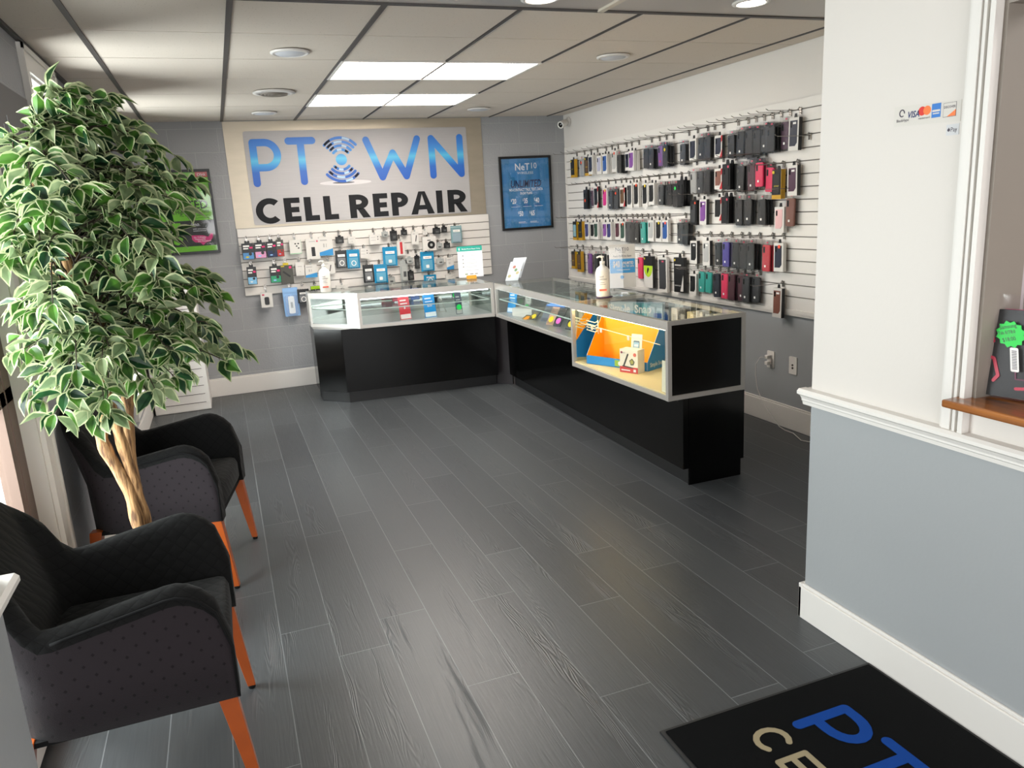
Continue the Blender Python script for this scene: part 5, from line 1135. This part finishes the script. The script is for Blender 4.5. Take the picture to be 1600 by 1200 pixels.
# ------------------------------------------------------------------ chairs
def fabric_mat(name, col, dia):
    m, nt, b, tc = nodes_mat(name, .85, .15); N = nt.nodes.new; Lk = nt.links.new
    b.inputs['Sheen Weight'].default_value = .04; b.inputs['Sheen Roughness'].default_value = .5
    sep = N('ShaderNodeSeparateXYZ'); Lk(tc.outputs['Object'], sep.inputs[0])
    def M(op, a, c_=None):
        n = N('ShaderNodeMath'); n.operation = op
        for i, v in enumerate((a, c_)):
            if v is None: continue
            if isinstance(v, (int, float)): n.inputs[i].default_value = v
            else: Lk(v, n.inputs[i])
        return n.outputs[0]
    ydz = M('ADD', sep.outputs[1], M('MULTIPLY', sep.outputs[2], .9)); k = 130
    a_ = M('ABSOLUTE', M('SINE', M('MULTIPLY', M('ADD', sep.outputs[0], ydz), k*.5))); c_ = M('ABSOLUTE', M('SINE', M('MULTIPLY', M('SUBTRACT', sep.outputs[0], ydz), k*.5)))
    mn = M('MINIMUM', a_, c_); g = M('LESS_THAN', mn, .10) if not dia else M('LESS_THAN', M('MAXIMUM', a_, c_), .30)
    mx = N('ShaderNodeMix'); mx.data_type = 'RGBA'; Lk(g, mx.inputs[0]); cc = lin(col); mx.inputs[6].default_value = cc; mx.inputs[7].default_value = tuple(x*.45 for x in cc[:3])+(1,)
    Lk(mx.outputs[2], b.inputs['Base Color'])
    n = N('ShaderNodeTexNoise'); n.inputs['Scale'].default_value = 350; Lk(tc.outputs['Object'], n.inputs[0])
    bp = N('ShaderNodeBump'); bp.inputs['Strength'].default_value = .5; bp.inputs['Distance'].default_value = .003
    Lk(M('ADD', M('MULTIPLY', mn if not dia else g, .8 if not dia else -.5), M('MULTIPLY', n.outputs[0], .3)), bp.inputs['Height']); Lk(bp.outputs[0], b.inputs['Normal'])
    return m
fab_quilt = fabric_mat('quilted_charcoal', '#111111', False); fab_dot = fabric_mat('dotted_charcoal', '#282326', True)
piping = mat('piping_black', '#0b0b0c', .85, spec=.2); cherry = mat('cherry_wood', '#a04a18', .35, noise_amt=.15, noise_scale=20, coat=.3)
HW, FD = .29, .27     # half width, half depth
def u_path(n_arm=14, n_c=8, n_b=10):
    """outer outline from right front round the back to left front: list of (x, y, nx, ny, kind, t)"""
    r = .14; out = []
    for i in range(n_arm): u = i/(n_arm); out.append((FD-u*(2*FD-r), -HW, 0, -1))
    for i in range(n_c): a = math.radians(90*i/n_c); out.append((-FD+r-r*math.sin(a), -HW+r-r*math.cos(a), -math.sin(a), -math.cos(a)))
    for i in range(n_b+1): u = i/n_b; out.append((-FD, -HW+r+u*(2*HW-2*r), -1, 0))
    for i in range(1, n_c+1): a = math.radians(90*i/n_c); out.append((-FD+r-r*math.cos(a), HW-r+r*math.sin(a), -math.cos(a), math.sin(a)))
    for i in range(1, n_arm+1): u = i/n_arm; out.append((-FD+r+u*(2*FD-r), HW, 0, 1))
    return out
def top_h(x, y):
    """height of the upholstered edge"""
    if x > -.13:
        xf = FD-x
        if xf < .13: return .500+.165*math.sqrt(max(0, 1-((.13-xf)/.13)**2))
        return .665-.055*max(0, (xf-.13)/.28)
    r = .14
    if abs(y) <= HW-r: s = abs(y)
    else: s = HW-r+r*math.atan2(abs(y)-(HW-r), max(1e-6, -(x+FD-r)))
    q = max(0, 1-(s/.318)**2)
    return .612+.262*q**.55
def shell(part_, y_sign=0):
    P = u_path(); TH = .062; n = len(P); b = B()
    cut = 18
    sel = list(range(cut, n-cut)) if part_ == 'back' else (list(range(0, cut+1)) if y_sign < 0 else list(range(n-cut-1, n)))
    rings = []
    for i in sel:
        x, y, nx, ny = P[i]; h = top_h(x, y); zb = .325
        recl = lambda z: -max(0, z-.5)*.22*min(1, max(0, (-.10-x)/.16))
        ring = []
        for (off, z) in ((0, zb), (0, zb+(h-zb)*.4), (0, h-.045), (.004, h-.020), (.016, h-.004), (TH/2, h+.002), (TH-.016, h-.004), (TH-.003, h-.022), (TH, h-.05), (TH+.01, zb+(h-zb)*.4), (TH, zb)):
            ring.append(b.bm.verts.new((x-nx*off+recl(z), y-ny*off, z)))
        rings.append(ring)
    m_ = len(rings[0])
    for A_, B_ in zip(rings, rings[1:]):
        for k in range(m_): 
            b.mi = 1 if k in (0, 1) else 0
            b.face([A_[k], A_[(k+1) % m_], B_[(k+1) % m_], B_[k]], True)
    b.mi = 0
    if part_ == 'arm': b.face(rings[0]) if y_sign < 0 else b.face(rings[-1][::-1])
    bmesh.ops.recalc_face_normals(b.bm, faces=b.bm.faces)
    return b
def make_chair(label, loc, rz):
    t = thing('armchair', label, 'armchair', loc, (0, 0, rz), 'black upholstered armchairs by the left wall')
    shell('back').build('backrest', [fab_quilt, fab_dot], t)
    for s in (-1, 1):
        a = shell('arm', s).build('arm', [fab_quilt, fab_dot], t)
        P = [p for p in u_path() if p[0] >= -.13 and p[1]*s > 0]
        if s > 0: P = P[::-1]
        b = B(); b.tube([(FD-.004, s*(HW+.001), .33)]+[(p[0]-.002, s*(HW+.002), top_h(p[0], p[1])-.024) for p in P], .0042, seg=6); b.build('piping', piping, a)
    b = B(); b.box(-FD+.05, FD-.01, -HW+.062, HW-.062, .330, .455, bev=.03); bmesh.ops.scale(b.bm, vec=(1, 1, 1), verts=b.bm.verts)
    for f in b.bm.faces: f.smooth = True
    b.build('seat', fab_quilt, t)
    b = B(); b.box(-FD+.02, FD-.02, -HW+.01, HW-.01, .318, .332); b.build('seat_underside', piping, t)
    for sx in (1, -1):
        for s in (1, -1):
            b = B(); x0, y0_ = sx*(FD-.035), s*(HW-.028); dx = .045*sx if sx > 0 else -.05
            top = [(x0-.024, y0_-.022), (x0+.024, y0_-.022), (x0+.024, y0_+.022), (x0-.024, y0_+.022)]
            bot = [(x0+dx-.013, y0_-.013), (x0+dx+.013, y0_-.013), (x0+dx+.013, y0_+.013), (x0+dx-.013, y0_+.013)]
            v = [b.bm.verts.new((x, y, .012)) for x, y in bot]; w2 = [b.bm.verts.new((x, y, .335)) for x, y in top]
            b.face(v[::-1]); b.face(w2)
            for i in range(4): b.face([v[i], v[(i+1) % 4], w2[(i+1) % 4], w2[i]])
            lg = b.build('leg', cherry, t, bevel=.003)
            b = B(); b.lathe([(.011, 0), (.012, .004), (.012, .013)], cx=x0+dx, cy=y0_, seg=12); b.build('foot_glide', piping, lg)
make_chair('black upholstered armchair with cherry legs at the near left', (-.372, 2.235, 0), math.radians(0))
make_chair('black upholstered armchair with cherry legs behind the ficus tree', (-.345, 3.595, 0), math.radians(-10.8))
# ------------------------------------------------------------------ ficus tree
t = thing('ficus_tree', 'tall artificial ficus tree with variegated leaves between the armchairs', 'tree', (-.40, 2.90, 0))
O = Vector((-.40, 2.90, 0))
b = B(); b.lathe([(.085, 0), (.11, .19), (.115, .20), (.105, .20), (.10, .18), (0, .18)], seg=28, cap=False); b.build('pot', mat('pot_black', '#141414', .5), t)
bark = nodes_mat('ficus_bark', .8)
def _bark():
    m, nt, bb, tc = bark; N = nt.nodes.new
    mp = N('ShaderNodeMapping'); mp.inputs['Scale'].default_value = (60, 60, 9); nt.links.new(tc.outputs['Object'], mp.inputs[0])
    n = N('ShaderNodeTexNoise'); n.inputs['Scale'].default_value = 1.5; n.inputs['Detail'].default_value = 7; nt.links.new(mp.outputs[0], n.inputs[0])
    r = N('ShaderNodeValToRGB'); r.color_ramp.elements[0].position = .35; r.color_ramp.elements[0].color = lin('#5b3d24'); r.color_ramp.elements[1].position = .62; r.color_ramp.elements[1].color = lin('#b48a5c')
    nt.links.new(n.outputs[0], r.inputs[0]); nt.links.new(r.outputs[0], bb.inputs['Base Color'])
    bp = N('ShaderNodeBump'); bp.inputs['Strength'].default_value = .9; bp.inputs['Distance'].default_value = .006; nt.links.new(n.outputs[0], bp.inputs['Height']); nt.links.new(bp.outputs[0], bb.inputs['Normal'])
    return m
bark = _bark()
def smooth_path(pts, n=5):
    P = [Vector(p) for p in pts]; out = []
    for i in range(len(P)-1):
        p0, p1, p2, p3 = P[max(i-1, 0)], P[i], P[i+1], P[min(i+2, len(P)-1)]
        for k in range(n):
            u = k/n; out.append(.5*((2*p1)+(p2-p0)*u+(2*p0-5*p1+4*p2-p3)*u*u+(3*p1-p0-3*p2+p3)*u**3))
    return out+[P[-1]]
trunks = [
    ([(-.385, 2.88, .15), (-.39, 2.88, .40), (-.40, 2.88, .52), (-.412, 2.88, .66), (-.455, 2.87, .80), (-.462, 2.88, .87), (-.44, 2.90, .93), (-.405, 2.93, 1.0), (-.385, 2.95, 1.10), (-.45, 2.95, 1.40), (-.46, 2.95, 1.62), (-.52, 2.95, 1.83)], .024),
    ([(-.37, 2.92, .15), (-.375, 2.91, .40), (-.378, 2.90, .52), (-.388, 2.89, .65), (-.402, 2.87, .80), (-.41, 2.86, .90), (-.418, 2.87, .98), (-.435, 2.89, 1.10), (-.47, 2.90, 1.45), (-.52, 2.90, 1.68), (-.545, 2.90, 1.81)], .021),
    ([(-.39, 2.93, .15), (-.40, 2.95, .55), (-.395, 2.97, .80), (-.375, 2.97, .95), (-.37, 2.95, 1.06), (-.42, 2.93, 1.20), (-.50, 2.92, 1.38), (-.53, 2.92, 1.60), (-.575, 2.92, 1.77)], .022)]
TP = []
for pts, r in trunks:
    sp = smooth_path(pts); b = B()
    b.tube([p-O for p in sp], [r*(1-.28*i/len(sp))*(1+.10*math.sin(i*1.3)) for i in range(len(sp))], seg=12); b.build('trunk', bark, t); TP.append(sp)
leafg = nodes_mat('leaf_green', .45, .4)
def _leaf(tup, c0, c1, sc_):
    m, nt, bb, tc = tup; N = nt.nodes.new
    n = N('ShaderNodeTexNoise'); n.inputs['Scale'].default_value = sc_; nt.links.new(tc.outputs['Object'], n.inputs[0])
    r = N('ShaderNodeValToRGB'); r.color_ramp.elements[0].position = .38; r.color_ramp.elements[0].color = lin(c0); r.color_ramp.elements[1].position = .64; r.color_ramp.elements[1].color = lin(c1)
    nt.links.new(n.outputs[0], r.inputs[0]); nt.links.new(r.outputs[0], bb.inputs['Base Color'])
    tr = N('ShaderNodeBsdfTranslucent'); nt.links.new(r.outputs[0], tr.inputs[0]); mx = N('ShaderNodeMixShader'); mx.inputs[0].default_value = .30
    out = nt.nodes['Material Output']; nt.links.new(bb.outputs[0], mx.inputs[1]); nt.links.new(tr.outputs[0], mx.inputs[2]); nt.links.new(mx.outputs[0], out.inputs[0]); return m
leafg = _leaf(leafg, '#1d3a1b', '#4f7d2c', 16); leafc = _leaf(nodes_mat('leaf_cream', .5, .3), '#9da87c', '#c3c8a0', 20)
rnd = random.Random(5); LF = B(); TW = B()
# right-hand reach of the crown at each height, and its depth
def reach(z):
    T_ = [(.98, -.28), (1.03, .0), (1.10, .07), (1.28, .0), (1.42, -.05), (1.57, -.06), (1.68, .0), (1.78, -.03), (1.87, -.17), (1.95, -.22), (2.0, -.28)]
    for (a, b_), (c_, d) in zip(T_, T_[1:]):
        if a <= z <= c_: return b_+(d-b_)*(z-a)/(c_-a)
    return -.3
def leaf(base, dirv, L_, roll):
    d = dirv.normalized(); up = Vector((0, 0, 1)); side_ = d.cross(up)
    if side_.length < .1: side_ = Vector((1, 0, 0))
    side_.normalize(); nrm = side_.cross(d).normalized()
    R_ = Matrix.Rotation(roll, 3, d); side_ = R_ @ side_; nrm = R_ @ nrm
    Wd = L_*.26
    prof = [(0, 0), (.10, .42), (.28, .86), (.45, 1.0), (.64, .84), (.82, .42), (1.0, 0)]
    def pt(u, v, f): # along, across (-1..1)
        drop = -.22*u*u*L_
        return base+d*(u*L_)+side_*(v*Wd)+nrm*(abs(v)*.012*f+drop)
    kk = rnd.randrange(3); gm = 2 if rnd.random() < .28 else (3 if rnd.random() < .3 else 0)
    for sgn in (1, -1):
        outer = [pt(u, sgn*v, 1) for u, v in prof]; inner = [pt(.04+u*.90, sgn*v*(.80+.09*((i*5+kk) % 3-1)), .8) for i, (u, v) in enumerate(prof)]
        mid = [pt(.04+u*.90, 0, 0) for u, v in prof]
        vo = [LF.bm.verts.new(p) for p in outer]; vi = [LF.bm.verts.new(p) for p in inner]; vm = [LF.bm.verts.new(p) for p in mid]
        for i in range(len(prof)-1):
            LF.mi = 1; LF.face([vo[i], vo[i+1], vi[i+1], vi[i]], True)
            LF.mi = gm
            if i == 0: LF.face([vm[0], vi[1], vm[1]], True)
            elif i == len(prof)-2: LF.face([vm[i], vi[i], vm[i+1]], True)
            else: LF.face([vm[i], vi[i], vi[i+1], vm[i+1]], True)
NT = 0
for k in range(178):
    sp = TP[k % 3]; z = rnd.uniform(.98, 1.97); ang = rnd.uniform(0, 2*PI) if k < 140 else rnd.uniform(-1.0, .2)
    if k >= 140: z = rnd.uniform(1.05, 1.72)
    rx = reach(z)-(-.42); ca, sa = math.cos(ang), math.sin(ang)
    rad = rnd.uniform(.55, 1.0)
    ex = -.42+(ca*rx if ca > 0 else ca*.27)*rad; ey = 2.90+sa*.40*rad*(.75 if z > 1.8 else 1)
    ez = z
    if ez > 1.74: ex = max(ex, -.50+(ez-1.74)*.62); ey = max(ey, 2.86)
    if ex < -.69: ex = -.69
    zs = max(1.06, min(1.74, z-rnd.uniform(-.06, .20)))
    st = min(sp, key=lambda p: abs(p.z-zs)+(0 if p.z > 1.0 else 9)); 
    en = Vector((ex, ey, ez)); mid = (st+en)/2+Vector((0, 0, .05+.08*rnd.random()))
    path = smooth_path([st, mid, en], 6)
    TW.tube([p-O for p in path], [.0035*(1-.6*i/len(path)) for i in range(len(path))], seg=5)
    n = len(path)
    for i in range(4, n):
        for s in (-1, 1):
            if rnd.random() < .22: continue
            p = path[i]; d0 = (path[i]-path[i-1]).normalized()
            sd = d0.cross(Vector((0, 0, 1))).normalized()*s
            dv = d0*.6+sd*rnd.uniform(.5, 1.1)+Vector((rnd.uniform(-.5, .5), rnd.uniform(-.5, .5), rnd.uniform(-.6, .3)))
            L_ = rnd.uniform(.062, .094); q = p+dv.normalized()*.012
            tip = q+dv.normalized()*L_
            if tip.x < -.70: dv.x = abs(dv.x)*.3; q.x = max(q.x, -.68)
            TW.tube([p-O, q-O], .0009, seg=4)
            leaf(q-O, dv, L_, rnd.uniform(-1.1, 1.1))
    dv = (path[-1]-path[-2]).normalized()+Vector((0, 0, -.35)); leaf(path[-1]-O, dv if path[-1].x > -.64 else Vector((.4, rnd.uniform(-1, 1), -.4)), .07, rnd.uniform(-.4, .4))
TW.build('twigs', mat('twig_brown', '#33291d', .8), t); fo = LF.build('foliage', [leafg, leafc, _leaf(nodes_mat('leaf_pale', .5, .3), '#5f7350', '#8b9a72', 18), _leaf(nodes_mat('leaf_deep', .4, .4), '#10271a', '#24502a', 18)], t)
